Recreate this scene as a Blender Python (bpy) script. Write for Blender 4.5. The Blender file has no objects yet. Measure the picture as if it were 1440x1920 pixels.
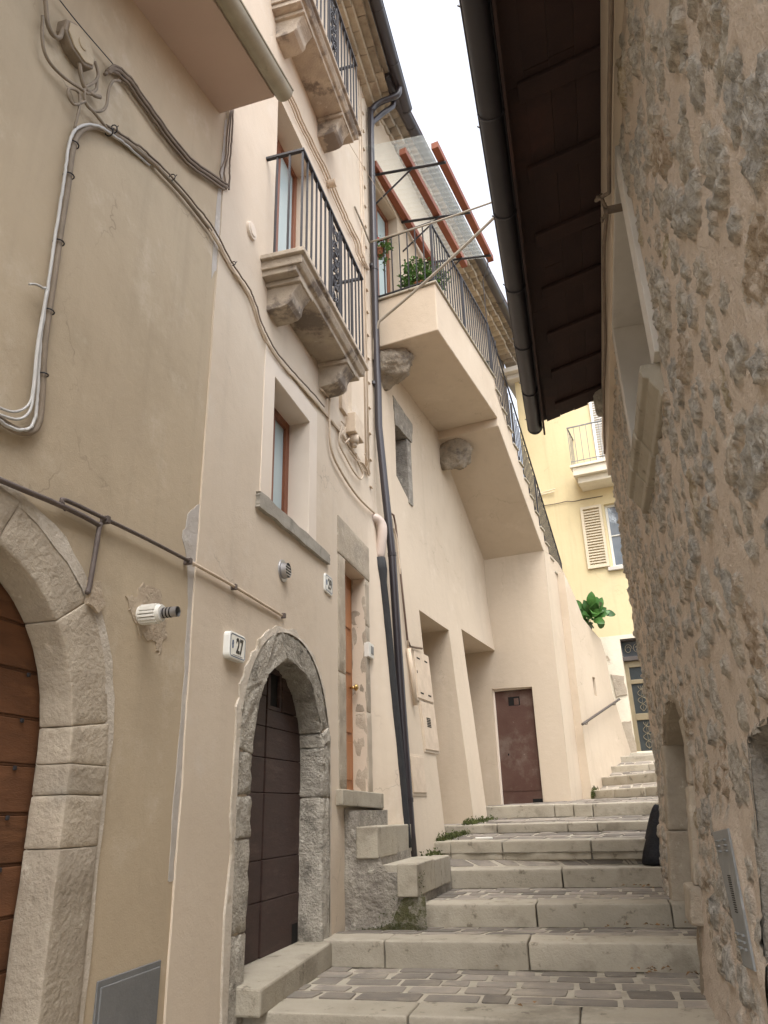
import bpy, bmesh, math, random
import numpy as np
from mathutils import Vector, noise as mnoise
from mathutils.geometry import delaunay_2d_cdt
random.seed(7)
C = bpy.context.scene.collection
SC = bpy.context.scene

# ------------------------------------------------------------------ camera
F = 1400.0; TH = math.radians(21.9); RO = math.radians(-1.65)
fwd = np.array([0, math.cos(TH), math.sin(TH)])
_r = np.array([1., 0, 0]); _u = np.cross(_r, fwd)
rgt = math.cos(RO)*_r + math.sin(RO)*_u
upv = -math.sin(RO)*_r + math.cos(RO)*_u
def ray(px, py): return fwd + (px-720)/F*rgt - (py-960)/F*upv
cd = bpy.data.cameras.new('camera'); cam = bpy.data.objects.new('camera', cd); C.objects.link(cam)
cd.sensor_fit = 'VERTICAL'; cd.sensor_height = 24; cd.lens = F/1920*24; cd.clip_start = .02; cd.clip_end = 500
from mathutils import Matrix
cam.matrix_world = Matrix(((rgt[0], upv[0], -fwd[0], 0), (rgt[1], upv[1], -fwd[1], 0), (rgt[2], upv[2], -fwd[2], 0), (0, 0, 0, 1)))
SC.camera = cam

# ------------------------------------------------------------------ sky, sun, exposure
SUN_EL, SUN_AZ = 64, 178          # elevation, compass heading of the sun (0 = +Y, clockwise)
w = bpy.data.worlds.new('World'); SC.world = w; w.use_nodes = True
nt = w.node_tree; bg = nt.nodes['Background']
sky = nt.nodes.new('ShaderNodeTexSky'); sky.sky_type = 'NISHITA'; sky.sun_disc = False
sky.sun_elevation = math.radians(SUN_EL); sky.sun_rotation = math.radians(SUN_AZ)
sky.air_density = 1.0; sky.dust_density = 4.0; sky.ozone_density = 1.0
hs = nt.nodes.new('ShaderNodeHueSaturation'); hs.inputs['Saturation'].default_value = .32; hs.inputs['Value'].default_value = 1.5
nt.links.new(sky.outputs[0], hs.inputs['Color']); nt.links.new(hs.outputs[0], bg.inputs[0])
bg.inputs[1].default_value = .15
sl = bpy.data.lights.new('sun', 'SUN'); sl.energy = .8; sl.angle = math.radians(50); sl.color = (1, .985, .965)
so = bpy.data.objects.new('sun', sl); C.objects.link(so)
_el, _az = math.radians(SUN_EL), math.radians(SUN_AZ)
so.rotation_euler = Vector((math.sin(_az)*math.cos(_el), math.cos(_az)*math.cos(_el), math.sin(_el))).to_track_quat('Z', 'Y').to_euler()
SC.view_settings.view_transform = 'Standard'; SC.view_settings.look = 'None'
SC.view_settings.exposure = 1.27; SC.view_settings.gamma = 1.0
SC.render.engine = 'CYCLES'
SC.cycles.max_bounces = 10; SC.cycles.diffuse_bounces = 6

# ------------------------------------------------------------------ frames (u along a wall, n out of it, z up)
Zv = np.array([0, 0, 1.])
class Frame:
    def __init__(s, o, U, N): s.o = np.array(o, float); s.U = np.array(U, float); s.N = np.array(N, float)
    def w(s, u, n, z): return s.o + s.U*u + s.N*n + Zv*z
    def pix(s, px, py, n=0):
        d = ray(px, py); t = ((s.o@s.N)+n)/(d@s.N); P = t*d - s.o
        return P@s.U, P[2]
    def pixu(s, px, py, u):
        d = ray(px, py); t = ((s.o@s.U)+u)/(d@s.U); P = t*d - s.o
        return P@s.N, P[2]
def dirs(deg):
    a = math.radians(deg); return np.array([math.sin(a), math.cos(a), 0]), np.array([math.cos(a), -math.sin(a), 0])
UA, NA = dirs(14.66); UB, NB = dirs(24.39); UF, NF = dirs(34)
FA = Frame(-2.1*NA, UA, NA)                       # left facades
PC = -2.1*NA + 7.67*UA
FB = Frame(PC, UB, NB)                            # house with the outside staircase
RN = .55
FR = Frame(RN*NA, UA, -NA)                        # rubble wall on the right
FW = Frame(PC + UB*4.8, NB, -UB)                  # wall with the red door
FF = Frame([3.15, 12.7, 0], UF, NF)               # outer wall at the foot of the staircase
_d = ray(1170, 1410); P0 = _d*14.8/_d[1]; P0[2] = 0
FY = Frame(P0, NB, -UB)                           # yellow house at the end
FG = Frame([0, 0, 0], [1, 0, 0], [0, 1, 0])       # ground: u = x, n = y

# ------------------------------------------------------------------ mesh builder
LOC = {}
class MB:
    def __init__(s, fr=FG): s.v = []; s.f = []; s.fr = fr; s.col = None; s.fc = []
    def p(s, u, n, z): s.v.append(s.fr.w(u, n, z)); return len(s.v)-1
    def q(s, *pts, c=0.):
        s.f.append([s.p(*x) for x in pts]); s.fc.append(c)
    def hexa(s, b, t, c=0.):
        i = [s.p(*x) for x in b] + [s.p(*x) for x in t]
        for k in ((3, 2, 1, 0), (4, 5, 6, 7), (0, 1, 5, 4), (1, 2, 6, 5), (2, 3, 7, 6), (3, 0, 4, 7)):
            s.f.append([i[j] for j in k]); s.fc.append(c)
    def box(s, u0, u1, n0, n1, z0, z1, c=0.):
        s.hexa([(u0, n0, z0), (u1, n0, z0), (u1, n1, z0), (u0, n1, z0)], [(u0, n0, z1), (u1, n0, z1), (u1, n1, z1), (u0, n1, z1)], c)
        return s
    def prism(s, poly, n0, n1, c=0.):            # poly of (u,z), extruded along n
        a = [s.p(u, n0, z) for u, z in poly]; b = [s.p(u, n1, z) for u, z in poly]; k = len(poly)
        s.f.append(a[::-1]); s.f.append(b); s.fc += [c, c]
        for i in range(k): s.f.append([a[i], a[(i+1) % k], b[(i+1) % k], b[i]]); s.fc.append(c)
        return s
    def prof(s, poly, u0, u1, c=0.):             # poly of (n,z), extruded along u
        a = [s.p(u0, n, z) for n, z in poly]; b = [s.p(u1, n, z) for n, z in poly]; k = len(poly)
        s.f.append(a[::-1]); s.f.append(b); s.fc += [c, c]
        for i in range(k): s.f.append([a[i], a[(i+1) % k], b[(i+1) % k], b[i]]); s.fc.append(c)
        return s
    def tubew(s, P, r, seg=8, caps=True, c=0.):
        P = [np.array(x, float) for x in P]; n = len(P)
        rr = r if hasattr(r, '__len__') else [r]*n
        T = []
        for i in range(n):
            t = P[min(i+1, n-1)] - P[max(i-1, 0)]; T.append(t/(np.linalg.norm(t)+1e-12))
        a = np.cross(T[0], Zv)
        if np.linalg.norm(a) < 1e-3: a = np.cross(T[0], np.array([1., 0, 0]))
        a /= np.linalg.norm(a); rings = []
        for i in range(n):
            a = a - T[i]*(a@T[i]); a /= np.linalg.norm(a)+1e-12; b = np.cross(T[i], a); ring = []
            for k in range(seg):
                an = 2*math.pi*k/seg
                s.v.append(P[i] + rr[i]*(math.cos(an)*a + math.sin(an)*b)); ring.append(len(s.v)-1)
            rings.append(ring)
        for i in range(n-1):
            for k in range(seg):
                s.f.append([rings[i][k], rings[i][(k+1) % seg], rings[i+1][(k+1) % seg], rings[i+1][k]]); s.fc.append(c)
        if caps: s.f.append(rings[0][::-1]); s.f.append(rings[-1]); s.fc += [c, c]
        return s
    def tube(s, pts, r, seg=8, caps=True): return s.tubew([s.fr.w(*x) for x in pts], r, seg, caps)
    def ring(s, P, T, r, th, seg=14):            # a small torus round axis T
        T = np.array(T, float); T /= np.linalg.norm(T); a = np.cross(T, Zv)
        if np.linalg.norm(a) < 1e-3: a = np.array([1., 0, 0])
        a /= np.linalg.norm(a); b = np.cross(T, a)
        s.tubew([P + r*(math.cos(2*math.pi*k/seg)*a + math.sin(2*math.pi*k/seg)*b) for k in range(seg+1)], th, 5, False); return s
    def merge(s, o):
        k = len(s.v); s.v += o.v; s.f += [[i+k for i in f] for f in o.f]; s.fc += o.fc; return s
    def build_each(s, name, mat, parent=None, **kw):     # every separate piece an object of its own
        par = list(range(len(s.v)))
        def find(i):
            while par[i] != i: par[i] = par[par[i]]; i = par[i]
            return i
        for f in s.f:
            for i in f[1:]: par[find(i)] = find(f[0])
        gr = {}
        for f, c in zip(s.f, s.fc): gr.setdefault(find(f[0]), []).append((f, c))
        out = []
        for fs in gr.values():
            ids = sorted({i for f, c in fs for i in f}); mp = {i: k for k, i in enumerate(ids)}
            m = MB(s.fr); m.v = [s.v[i] for i in ids]; m.f = [[mp[i] for i in f] for f, c in fs]; m.fc = [c for f, c in fs]; out.append(m.build(name, mat, parent, **kw))
        return out
    def build(s, name, mat, parent=None, bevel=0, smooth=False, segs=2, solid=0, label=None, norm=True, sub=0, rough=None):
        V = np.array(s.v)
        if parent is not None: L = LOC[parent.name]
        else: L = np.array([(V[:, 0].min()+V[:, 0].max())/2, (V[:, 1].min()+V[:, 1].max())/2, V[:, 2].min()])
        me = bpy.data.meshes.new(name); me.from_pydata((V-L).tolist(), [], s.f); me.update()
        if any(s.fc):
            at = me.attributes.new('tone', 'FLOAT', 'FACE'); at.data.foreach_set('value', s.fc)
        if norm:
            bm = bmesh.new(); bm.from_mesh(me); bmesh.ops.recalc_face_normals(bm, faces=bm.faces); bm.to_mesh(me); bm.free()
        o = bpy.data.objects.new(name, me); C.objects.link(o)
        if isinstance(mat, (list, tuple)):
            for m in mat: me.materials.append(m)
        else: me.materials.append(mat)
        if parent is not None: o.parent = parent
        else: o.location = L
        LOC[o.name] = L
        if smooth:
            for p in me.polygons: p.use_smooth = True
        if solid:
            m = o.modifiers.new('solid', 'SOLIDIFY'); m.thickness = solid; m.offset = 0
        if bevel:
            m = o.modifiers.new('bevel', 'BEVEL'); m.width = bevel; m.segments = segs; m.limit_method = 'ANGLE'; m.angle_limit = math.radians(35)
        if sub:
            m = o.modifiers.new('sub', 'SUBSURF'); m.levels = sub; m.render_levels = sub
        if name in ('wall', 'stair_end_wall', 'stair_side_wall', 'parapet_wall', 'base_wall', 'bare_primer', 'mortar_patch') and not bevel:
            for p in me.polygons: p.use_smooth = True
            m = o.modifiers.new('es', 'EDGE_SPLIT'); m.split_angle = math.radians(40)
        if rough:                                        # (subdivision levels, amplitude, cloud size): chipped stone
            m = o.modifiers.new('subd', 'SUBSURF'); m.subdivision_type = 'SIMPLE'; m.levels = m.render_levels = rough[0]
            tx = bpy.data.textures.new('chips', 'CLOUDS'); tx.noise_scale = rough[2]; tx.noise_depth = 4
            m = o.modifiers.new('disp', 'DISPLACE'); m.texture = tx; m.strength = rough[1]; m.mid_level = .5; m.texture_coords = 'GLOBAL'
            for p in me.polygons: p.use_smooth = True
        if label: o['label'] = label
        return o
def tag(o, label, cat, group=None, kind=None):
    if label: o['label'] = label
    if cat: o['category'] = cat
    if group: o['group'] = group
    if kind: o['kind'] = kind
    return o
def thing(name, label, cat, loc, group=None, kind=None):
    o = bpy.data.objects.new(name, None); C.objects.link(o); o.location = loc; o.empty_display_size = .1
    LOC[o.name] = np.array(loc, float); return tag(o, label, cat, group, kind)
def spline(P, k=6):
    P = [np.array(x, float) for x in P]; Q = [2*P[0]-P[1]] + P + [2*P[-1]-P[-2]]; out = []
    for i in range(1, len(Q)-2):
        for j in range(k):
            t = j/k
            out.append(.5*((2*Q[i]) + (-Q[i-1]+Q[i+1])*t + (2*Q[i-1]-5*Q[i]+4*Q[i+1]-Q[i+2])*t*t + (-Q[i-1]+3*Q[i]-3*Q[i+1]+Q[i+2])*t**3))
    out.append(P[-1]); return out
def pth(fr, pxs, n, k=6): # pixel path laid on a wall frame at distance n
    return spline([fr.w(*(lambda uz: (uz[0], n, uz[1]))(fr.pix(x, y, n))) for x, y in pxs], k)
def inpoly(x, y, poly):
    r = False; j = len(poly)-1
    for i in range(len(poly)):
        xi, yi = poly[i]; xj, yj = poly[j]
        if (yi > y) != (yj > y) and x < (xj-xi)*(y-yi)/(yj-yi)+xi: r = not r
        j = i
    return r
def nz(x, y, z=0, s=1.): return mnoise.noise(Vector((x*s, y*s, z*s)))
def sstep(a, b, x): t = min(1, max(0, (x-a)/(b-a))); return t*t*(3-2*t)
def facade(fr, outline, holes, nf=None, step=.22, rim=.0, base_n=0, extra=()):   # wall skin with openings; holes = [(poly, depth)]
    nf = nf or (lambda u, z: 0.)
    mb = MB(fr); V = []; E = []
    def add(poly):
        k = len(V); V.extend([Vector(p) for p in poly]); E.extend([(k+i, k+(i+1) % len(poly)) for i in range(len(poly))])
    def dens(poly):
        out = []
        for i in range(len(poly)):
            a = poly[i]; b = poly[(i+1) % len(poly)]; L = math.hypot(b[0]-a[0], b[1]-a[1]); k = max(1, int(L/step))
            out += [(a[0]+(b[0]-a[0])*j/k, a[1]+(b[1]-a[1])*j/k) for j in range(k)]
        return out
    ol = dens(outline); hs_ = [(dens(h), d) for h, d in holes]
    add(ol)
    for h, d in hs_: add(h)
    us = [p[0] for p in ol]; zs = [p[1] for p in ol]
    u = min(us)+step/2
    while u < max(us):
        z = min(zs)+step/2
        while z < max(zs):
            uu = u+random.uniform(-.03, .03); zz = z+random.uniform(-.03, .03)
            if inpoly(uu, zz, ol) and not any(inpoly(uu, zz, h) for h, d in hs_): V.append(Vector((uu, zz)))
            z += step
        u += step
    V += [Vector(p) for p in extra if inpoly(p[0], p[1], ol) and not any(inpoly(p[0], p[1], h) for h, d in hs_)]
    vv, ee, ff, *_ = delaunay_2d_cdt(V, E, [], 0, 1e-5)
    wob = lambda u, z: base_n + nf(u, z) + .007*nz(u, z, 3.1, .9) + .003*nz(u, z, 1.7, 2.6)
    idx = [mb.p(p[0], wob(p[0], p[1]), p[1]) for p in vv]
    for f in ff:
        cx = sum(vv[i][0] for i in f)/3; cz = sum(vv[i][1] for i in f)/3
        if inpoly(cx, cz, ol) and not any(inpoly(cx, cz, h) for h, d in hs_): mb.f.append([idx[i] for i in f]); mb.fc.append(0.)
    for h, d in hs_:
        if d:
            for i in range(len(h)):
                a = h[i]; b = h[(i+1) % len(h)]
                mb.q((a[0], wob(*a), a[1]), (b[0], wob(*b), b[1]), (b[0], -d, b[1]), (a[0], -d, a[1]))
    if rim:
        for i in range(len(ol)):
            a = ol[i]; b = ol[(i+1) % len(ol)]
            mb.q((a[0], wob(*a), a[1]), (b[0], wob(*b), b[1]), (b[0], wob(*b)-rim, b[1]), (a[0], wob(*a)-rim, a[1]))
    return mb
def arch(uc, a, zs, b, z0, k=18, pw=2.0):   # closed outline of an arched opening
    pts = [(uc-a, z0)]
    for i in range(k+1):
        t = math.pi*(1-i/k); c, s_ = math.cos(t), math.sin(t)
        pts.append((uc + a*math.copysign(abs(c)**(2/pw), c), zs + b*abs(s_)**(2/pw)))
    pts.append((uc+a, z0)); return pts
def rect(u0, u1, z0, z1): return [(u0, z0), (u1, z0), (u1, z1), (u0, z1)]

# ------------------------------------------------------------------ materials
def L8(r, g, b):
    f = lambda c: (c/255/12.92 if c/255 <= .04045 else ((c/255+.055)/1.055)**2.4)
    return (f(r), f(g), f(b))
def M(name, c1, c2=None, scale=3., rough=.85, bump=.25, bscale=60., metal=0., spec=.3, c3=None, s3=1.2, t3=(.55, .68), streak=0., tone=0., stretch=(1, 1, 1), bdist=.01, detail=6, c4=None, s4=7., t4=(.6, .66), alpha=1., trans=0., crack=0.):
    m = bpy.data.materials.new(name); m.use_nodes = True; n = m.node_tree.nodes; l = m.node_tree.links
    bs = n['Principled BSDF']; bs.inputs['Roughness'].default_value = rough; bs.inputs['Metallic'].default_value = metal
    bs.inputs['Specular IOR Level'].default_value = spec
    tc = n.new('ShaderNodeTexCoord'); mp = n.new('ShaderNodeMapping'); mp.inputs['Scale'].default_value = stretch
    l.new(tc.outputs['Object'], mp.inputs['Vector'])
    def noi(sc, det=detail, ro=.6, vec=mp):
        x = n.new('ShaderNodeTexNoise'); x.inputs['Scale'].default_value = sc; x.inputs['Detail'].default_value = det; x.inputs['Roughness'].default_value = ro
        l.new(vec.outputs[0], x.inputs['Vector']); return x
    def mix(fac, a, b, mode='MIX'):
        x = n.new('ShaderNodeMix'); x.data_type = 'RGBA'; x.blend_type = mode
        if hasattr(fac, 'links') or not isinstance(fac, (int, float)): l.new(fac, x.inputs[0])
        else: x.inputs[0].default_value = fac
        for sk, val in ((6, a), (7, b)):
            if isinstance(val, tuple): x.inputs[sk].default_value = (*val, 1)
            else: l.new(val, x.inputs[sk])
        return x.outputs[2]
    def ramp(src, lo, hi):
        x = n.new('ShaderNodeMapRange'); x.interpolation_type = 'SMOOTHSTEP'; x.inputs[1].default_value = lo; x.inputs[2].default_value = hi; l.new(src, x.inputs[0]); return x.outputs[0]
    c2 = c2 or tuple(x*.8 for x in c1)
    col = mix(ramp(noi(scale).outputs[0], .3, .7), c1, c2)
    if c3: col = mix(ramp(noi(s3, 8, .65).outputs[0], *t3), col, c3)
    if c4: col = mix(ramp(noi(s4, 8, .7).outputs[0], *t4), col, c4)
    if crack:
        nv = noi(2.5, 4, .6); va = n.new('ShaderNodeVectorMath'); va.operation = 'MULTIPLY_ADD'; va.inputs[1].default_value = (.5, .5, .5); l.new(nv.outputs[1], va.inputs[0]); l.new(mp.outputs[0], va.inputs[2])
        vo = n.new('ShaderNodeTexVoronoi'); vo.feature = 'DISTANCE_TO_EDGE'; vo.inputs['Scale'].default_value = .75; l.new(va.outputs[0], vo.inputs['Vector'])
        ln = ramp(vo.outputs['Distance'], .0045, .001); mk = ramp(noi(.9, 4).outputs[0], .5, .6)
        m3 = n.new('ShaderNodeMath'); m3.operation = 'MULTIPLY'; l.new(ln, m3.inputs[0]); l.new(mk, m3.inputs[1])
        m4 = n.new('ShaderNodeMath'); m4.operation = 'MULTIPLY'; m4.inputs[1].default_value = crack; l.new(m3.outputs[0], m4.inputs[0])
        col = mix(m4.outputs[0], col, tuple(x*.35 for x in c1))
    if streak:
        m2 = n.new('ShaderNodeMapping'); m2.inputs['Scale'].default_value = (5, 5, .35); l.new(tc.outputs['Object'], m2.inputs['Vector'])
        st = ramp(noi(1.6, 5, .6, m2).outputs[0], .5, .8)
        mu = n.new('ShaderNodeMath'); mu.operation = 'MULTIPLY'; mu.inputs[1].default_value = streak; l.new(st, mu.inputs[0])
        col = mix(mu.outputs[0], col, tuple(x*.5 for x in c1))
    if tone:
        at = n.new('ShaderNodeAttribute'); at.attribute_name = 'tone'
        ma = n.new('ShaderNodeMapRange'); ma.inputs[1].default_value = -1; ma.inputs[3].default_value = 1-tone; ma.inputs[4].default_value = 1+tone; l.new(at.outputs['Fac'], ma.inputs[0])
        vm = n.new('ShaderNodeVectorMath'); vm.operation = 'SCALE'; l.new(col, vm.inputs[0]); l.new(ma.outputs[0], vm.inputs['Scale']); col = vm.outputs[0]
    l.new(col, bs.inputs['Base Color'])
    if bump:
        b1 = noi(bscale, 5, .65); b2 = noi(bscale/7, 4, .6)
        ad = n.new('ShaderNodeMath'); ad.operation = 'MULTIPLY_ADD'; ad.inputs[1].default_value = 1.6; l.new(b2.outputs[0], ad.inputs[0]); l.new(b1.outputs[0], ad.inputs[2])
        bp = n.new('ShaderNodeBump'); bp.inputs['Strength'].default_value = bump; bp.inputs['Distance'].default_value = bdist
        l.new(ad.outputs[0], bp.inputs['Height']); l.new(bp.outputs[0], bs.inputs['Normal'])
    if alpha < 1: bs.inputs['Alpha'].default_value = alpha
    if trans: bs.inputs['Transmission Weight'].default_value = trans
    return m
mt = {}
mt['tan'] = M('tan_plaster', (.485, .395, .278), (.44, .355, .248),   .9, bump=.26, bscale=140, c3=(.40, .325, .225), s3=.8, t3=(.48, .7), c4=(.55, .47, .36), s4=2.2, t4=(.52, .75), bdist=.008, streak=.16, crack=.5)
mt['cream'] = M('cream_plaster', (.625, .53, .418), (.592, .498, .388), .9, bump=.3, bscale=100, c3=(.555, .46, .355), s3=.9, t3=(.48, .75), c4=(.635, .555, .46), s4=2.6, t4=(.54, .75), streak=.14, bdist=.006, crack=.35)
mt['peach_dimmed'] = M('peach_cream_dimmed', (.55, .458, .35), (.52, .43, .325), .9, bump=.3, bscale=100, c3=(.49, .40, .30), s3=.9, t3=(.48, .75), c4=(.58, .49, .385), s4=2.6, t4=(.54, .75), streak=.14, bdist=.006, crack=.3)  # stair house cream, darkened in colour to offset its extra sky light
mt['band'] = M('pale_band_plaster', (.72, .63, .53), (.68, .59, .49), 2, bump=.15, bscale=120, bdist=.005)
mt['primer'] = M('bare_primer', (.52, .48, .44), (.45, .41, .36), 6, bump=.6, bscale=70, c3=(.6, .56, .5), s3=5)
mt['patch'] = M('patching_mortar', (.47, .385, .285), (.40, .32, .235), 8, bump=.8, bscale=60)
mt['limeedge'] = M('pale_lime_mortar', (.56, .50, .42), (.48, .42, .34), 9, bump=.7, bscale=60, c3=(.40, .34, .26), s3=6)
mt['soffit'] = M('pink_beige_soffit', (.50, .385, .315), (.46, .355, .29), 1.2, bump=.2, bscale=120)
mt['stone'] = M('weathered_limestone', (.41, .35, .27), (.345, .29, .222), 5, bump=.55, bscale=34, c3=(.28, .245, .195), s3=2.2, t3=(.52, .72), c4=(.50, .435, .345), s4=9, t4=(.58, .68), tone=.16, bdist=.02)
mt['stone_rough'] = M('chipped_grey_stone', (.47, .43, .36), (.36, .325, .27), 11, bump=1., bscale=45, c3=(.22, .20, .165), s3=5, t3=(.52, .68), c4=(.60, .56, .48), s4=18, t4=(.58, .66), tone=.12, bdist=.03)
mt['oldcorbel'] = M('old_brown_corbel_stone', (.33, .275, .205), (.25, .21, .16), 7, bump=1., bscale=36, c3=(.12, .10, .08), s3=4, t3=(.5, .66), c4=(.40, .33, .24), s4=5, t4=(.6, .68), bdist=.02)
mt['stone_pale'] = M('pale_cut_stone', (.40, .358, .285), (.345, .308, .24), 4, bump=.6, bscale=60, c3=(.25, .22, .17), s3=2.4, t3=(.5, .68), c4=(.19, .165, .125), s4=8, t4=(.58, .68), tone=.10, bdist=.008)
mt['corbel'] = M('worn_balcony_stone', (.47, .395, .305), (.36, .30, .235), 5, bump=.6, bscale=50, c3=(.19, .155, .125), s3=2.6, t3=(.5, .6), c4=(.56, .49, .4), s4=6, t4=(.6, .7), bdist=.012)
mt['sillstone'] = M('grey_sill_stone', (.37, .34, .29), (.31, .285, .24), 7, bump=.5, bscale=60, c3=(.24, .22, .185), s3=5, t3=(.55, .7))
mt['grout'] = M('stair_mortar', (.43, .385, .31), (.375, .335, .265), 9, bump=.6, bscale=60, c3=(.28, .245, .19), s3=3)
mt['paver'] = M('brown_porphyry_paver', (.24, .208, .172), (.195, .174, .15), 6, bump=.8, bscale=50, c3=(.30, .262, .21), s3=4, t3=(.5, .7), c4=(.33, .29, .235), s4=10, t4=(.6, .72), tone=.35, rough=.75, bdist=.006)
mt['rubbleplaster'] = M('rough_grey_render', (.33, .30, .25), (.22, .195, .165), 9, bump=1., bscale=24, c3=(.42, .385, .32), s3=7, t3=(.55, .68), c4=(.15, .135, .115), s4=3, t4=(.56, .7), bdist=.03)
mt['moss'] = M('moss', (.09, .10, .025), (.05, .065, .02), 14, bump=.8, bscale=80)
mt['mossstain'] = M('mossy_render', (.085, .085, .035), (.12, .11, .06), 16, bump=1., bscale=60, c3=(.22, .2, .155), s3=9, t3=(.5, .62), c4=(.05, .06, .02), s4=22, bdist=.02)
mt['brownwood'] = M('dark_brown_painted_wood', (.062, .036, .030), (.05, .03, .026), 4, rough=.6, bump=.25, bscale=70, c3=(.085, .055, .045), s3=3, stretch=(1, 1, 4))
mt['oakwood'] = M('orange_brown_wood', (.145, .064, .03), (.10, .045, .022), 3, rough=.6, bump=.35, bscale=60, c3=(.17, .078, .036), s3=2, stretch=(1, 1, 5), tone=.2)
mt['pine'] = M('varnished_pine', (.40, .16, .055), (.30, .115, .04), 4, rough=.4, bump=.12, bscale=60, stretch=(5, 5, .6))
mt['chestnut'] = M('chestnut_window_wood', (.235, .085, .04), (.17, .06, .03), 4, rough=.4, bump=.12, bscale=60, stretch=(5, 5, .6))
mt['beam'] = M('red_brown_beam', (.25, .078, .038), (.19, .058, .03), 3, rough=.6, bump=.15, bscale=60)
mt['iron'] = M('black_iron', (.022, .021, .025), (.035, .03, .03), 12, rough=.55, bump=.15, bscale=120, spec=.4)
mt['pipe'] = M('dark_brown_pipe', (.035, .028, .030), (.028, .023, .026), 4, rough=.33, bump=.05, spec=.5)
mt['foam'] = M('black_pipe_insulation', (.022, .022, .024), (.03, .03, .03), 9, rough=.75, bump=.5, bscale=50)
mt['rightgut'] = M('dark_gutter', (.034, .030, .034), (.028, .025, .029), 3, rough=.45, bump=.08, spec=.45)
mt['beigegut'] = M('beige_gutter', (.34, .31, .225), (.28, .25, .18), 5, rough=.5, bump=.1, c3=(.2, .18, .13), s3=4)
mt['conduit'] = M('taupe_conduit', (.27, .215, .16), (.21, .17, .125), 8, rough=.7, bump=.3, bscale=80)
mt['cable_grey'] = M('light_grey_cable', (.50, .49, .47), (.42, .41, .39), 6, rough=.5, bump=.05)
mt['cable_brown'] = M('dusty_brown_cable', (.20, .155, .115), (.15, .115, .088), 10, rough=.75, bump=.2)
mt['cable_cream'] = M('cream_painted_cable', (.60, .49, .37), (.50, .40, .30), 8, rough=.75, bump=.2)
mt['cable_street'] = M('grey_beige_street_cable', (.36, .32, .26), (.29, .26, .21), 9, rough=.7, bump=.2)
mt['greypipe'] = M('grey_iron_pipe', (.125, .10, .088), (.09, .07, .062), 9, rough=.55, bump=.25)
mt['copper'] = M('brown_gas_pipe', (.16, .105, .075), (.12, .08, .06), 7, rough=.45, bump=.1, metal=.3)
mt['pink'] = M('pinkish_plastic_pipe', (.56, .455, .39), (.50, .41, .35), 4, rough=.45, bump=.08)
mt['white'] = M('white_plastic', (.72, .70, .64), (.66, .64, .58), 6, rough=.4, bump=.05)
mt['plate'] = M('white_enamel', (.76, .76, .72), (.72, .72, .68), 6, rough=.2, bump=.02, spec=.5)
mt['blue'] = M('blue_enamel_border', (.04, .09, .19), None, 6, rough=.3, bump=0)
mt['black'] = M('black_lettering', (.012, .012, .014), None, 6, rough=.4, bump=0)
mt['steel'] = M('brushed_steel', (.42, .41, .40), (.34, .33, .33), 5, rough=.4, metal=.8, bump=.05)
mt['greymetal'] = M('grey_painted_steel', (.215, .22, .215), (.18, .185, .18), 4, rough=.5, bump=.1, c3=(.27, .27, .26), s3=6)
mt['hatch'] = M('slate_grey_hatch', (.175, .175, .172), (.145, .148, .148), 5, rough=.6, bump=.2, c3=(.26, .26, .25), s3=6, t3=(.62, .72))
mt['glassblue'] = M('frosted_pale_glass', (.50, .60, .61), (.42, .53, .55), 1.2, rough=.12, bump=0, spec=.6)
mt['glassdark'] = M('dark_window_glass', (.045, .05, .055), (.06, .065, .07), 2, rough=.06, bump=0, spec=.8)
mt['glasssky'] = M('reflective_glass', (.20, .23, .26), (.14, .16, .19), 1.5, rough=.05, bump=0, spec=.9)
mt['glassteal'] = M('patterned_green_glass', (.040, .046, .046), (.03, .035, .036), 3, rough=.25, bump=.3, bscale=120, spec=.3, c3=(.04, .10, .09), s3=2.2, t3=(.6, .75))
mt['reddoor'] = M('rusty_red_steel', (.088, .042, .030), (.11, .06, .045), 2.2, rough=.7, bump=.3, bscale=50, c3=(.15, .105, .082), s3=2.0, t3=(.47, .66), c4=(.26, .2, .17), s4=16, t4=(.66, .72))
mt['greenstone'] = M('grey_green_board', (.30, .29, .235), (.25, .245, .195), 4, bump=.5, bscale=40, stretch=(1, 1, .4))
mt['yellow'] = M('yellow_plaster', (.665, .56, .34), (.62, .515, .305), .9, bump=.2, bscale=80, c3=(.55, .465, .30), s3=.6, t3=(.5, .75), streak=.25, crack=.4)
mt['yellowpale'] = M('pale_peeling_plaster', (.72, .66, .53), (.64, .58, .46), 3, bump=.4, bscale=40, c3=(.36, .29, .21), s3=1.6, t3=(.58, .64))
mt['shutter'] = M('cream_shutter_paint', (.66, .57, .42), (.60, .52, .38), 4, rough=.5, bump=.05)
mt['shutterwhite'] = M('white_shutter_paint', (.74, .71, .66), (.68, .65, .6), 4, rough=.5, bump=.05)
mt['brass'] = M('brass', (.55, .38, .14), (.42, .28, .1), 8, rough=.3, metal=.9, bump=.02)
mt['alugold'] = M('bronze_aluminium', (.29, .24, .155), (.25, .205, .13), 6, rough=.4, metal=.4, bump=.03)
mt['tilecourse'] = M('old_clay_tile', (.36, .295, .215), (.28, .225, .16), 7, bump=.6, bscale=40, c3=(.24, .18, .125), s3=4, tone=.25)
mt['roof'] = M('terracotta_roof', (.30, .15, .09), (.24, .12, .075), 5, bump=.4, bscale=40)
mt['eavewood'] = M('dark_eave_boards', (.042, .023, .020), (.032, .019, .018), 3, rough=.8, bump=.3, bscale=50, c3=(.055, .026, .021), s3=1.2, tone=.14)
mt['terracotta'] = M('terracotta', (.36, .14, .07), (.3, .12, .06), 6, bump=.2)
mt['leaf'] = M('leaf_green', (.115, .22, .05), (.07, .15, .035), 20, rough=.5, bump=.1, tone=.45)
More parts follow.
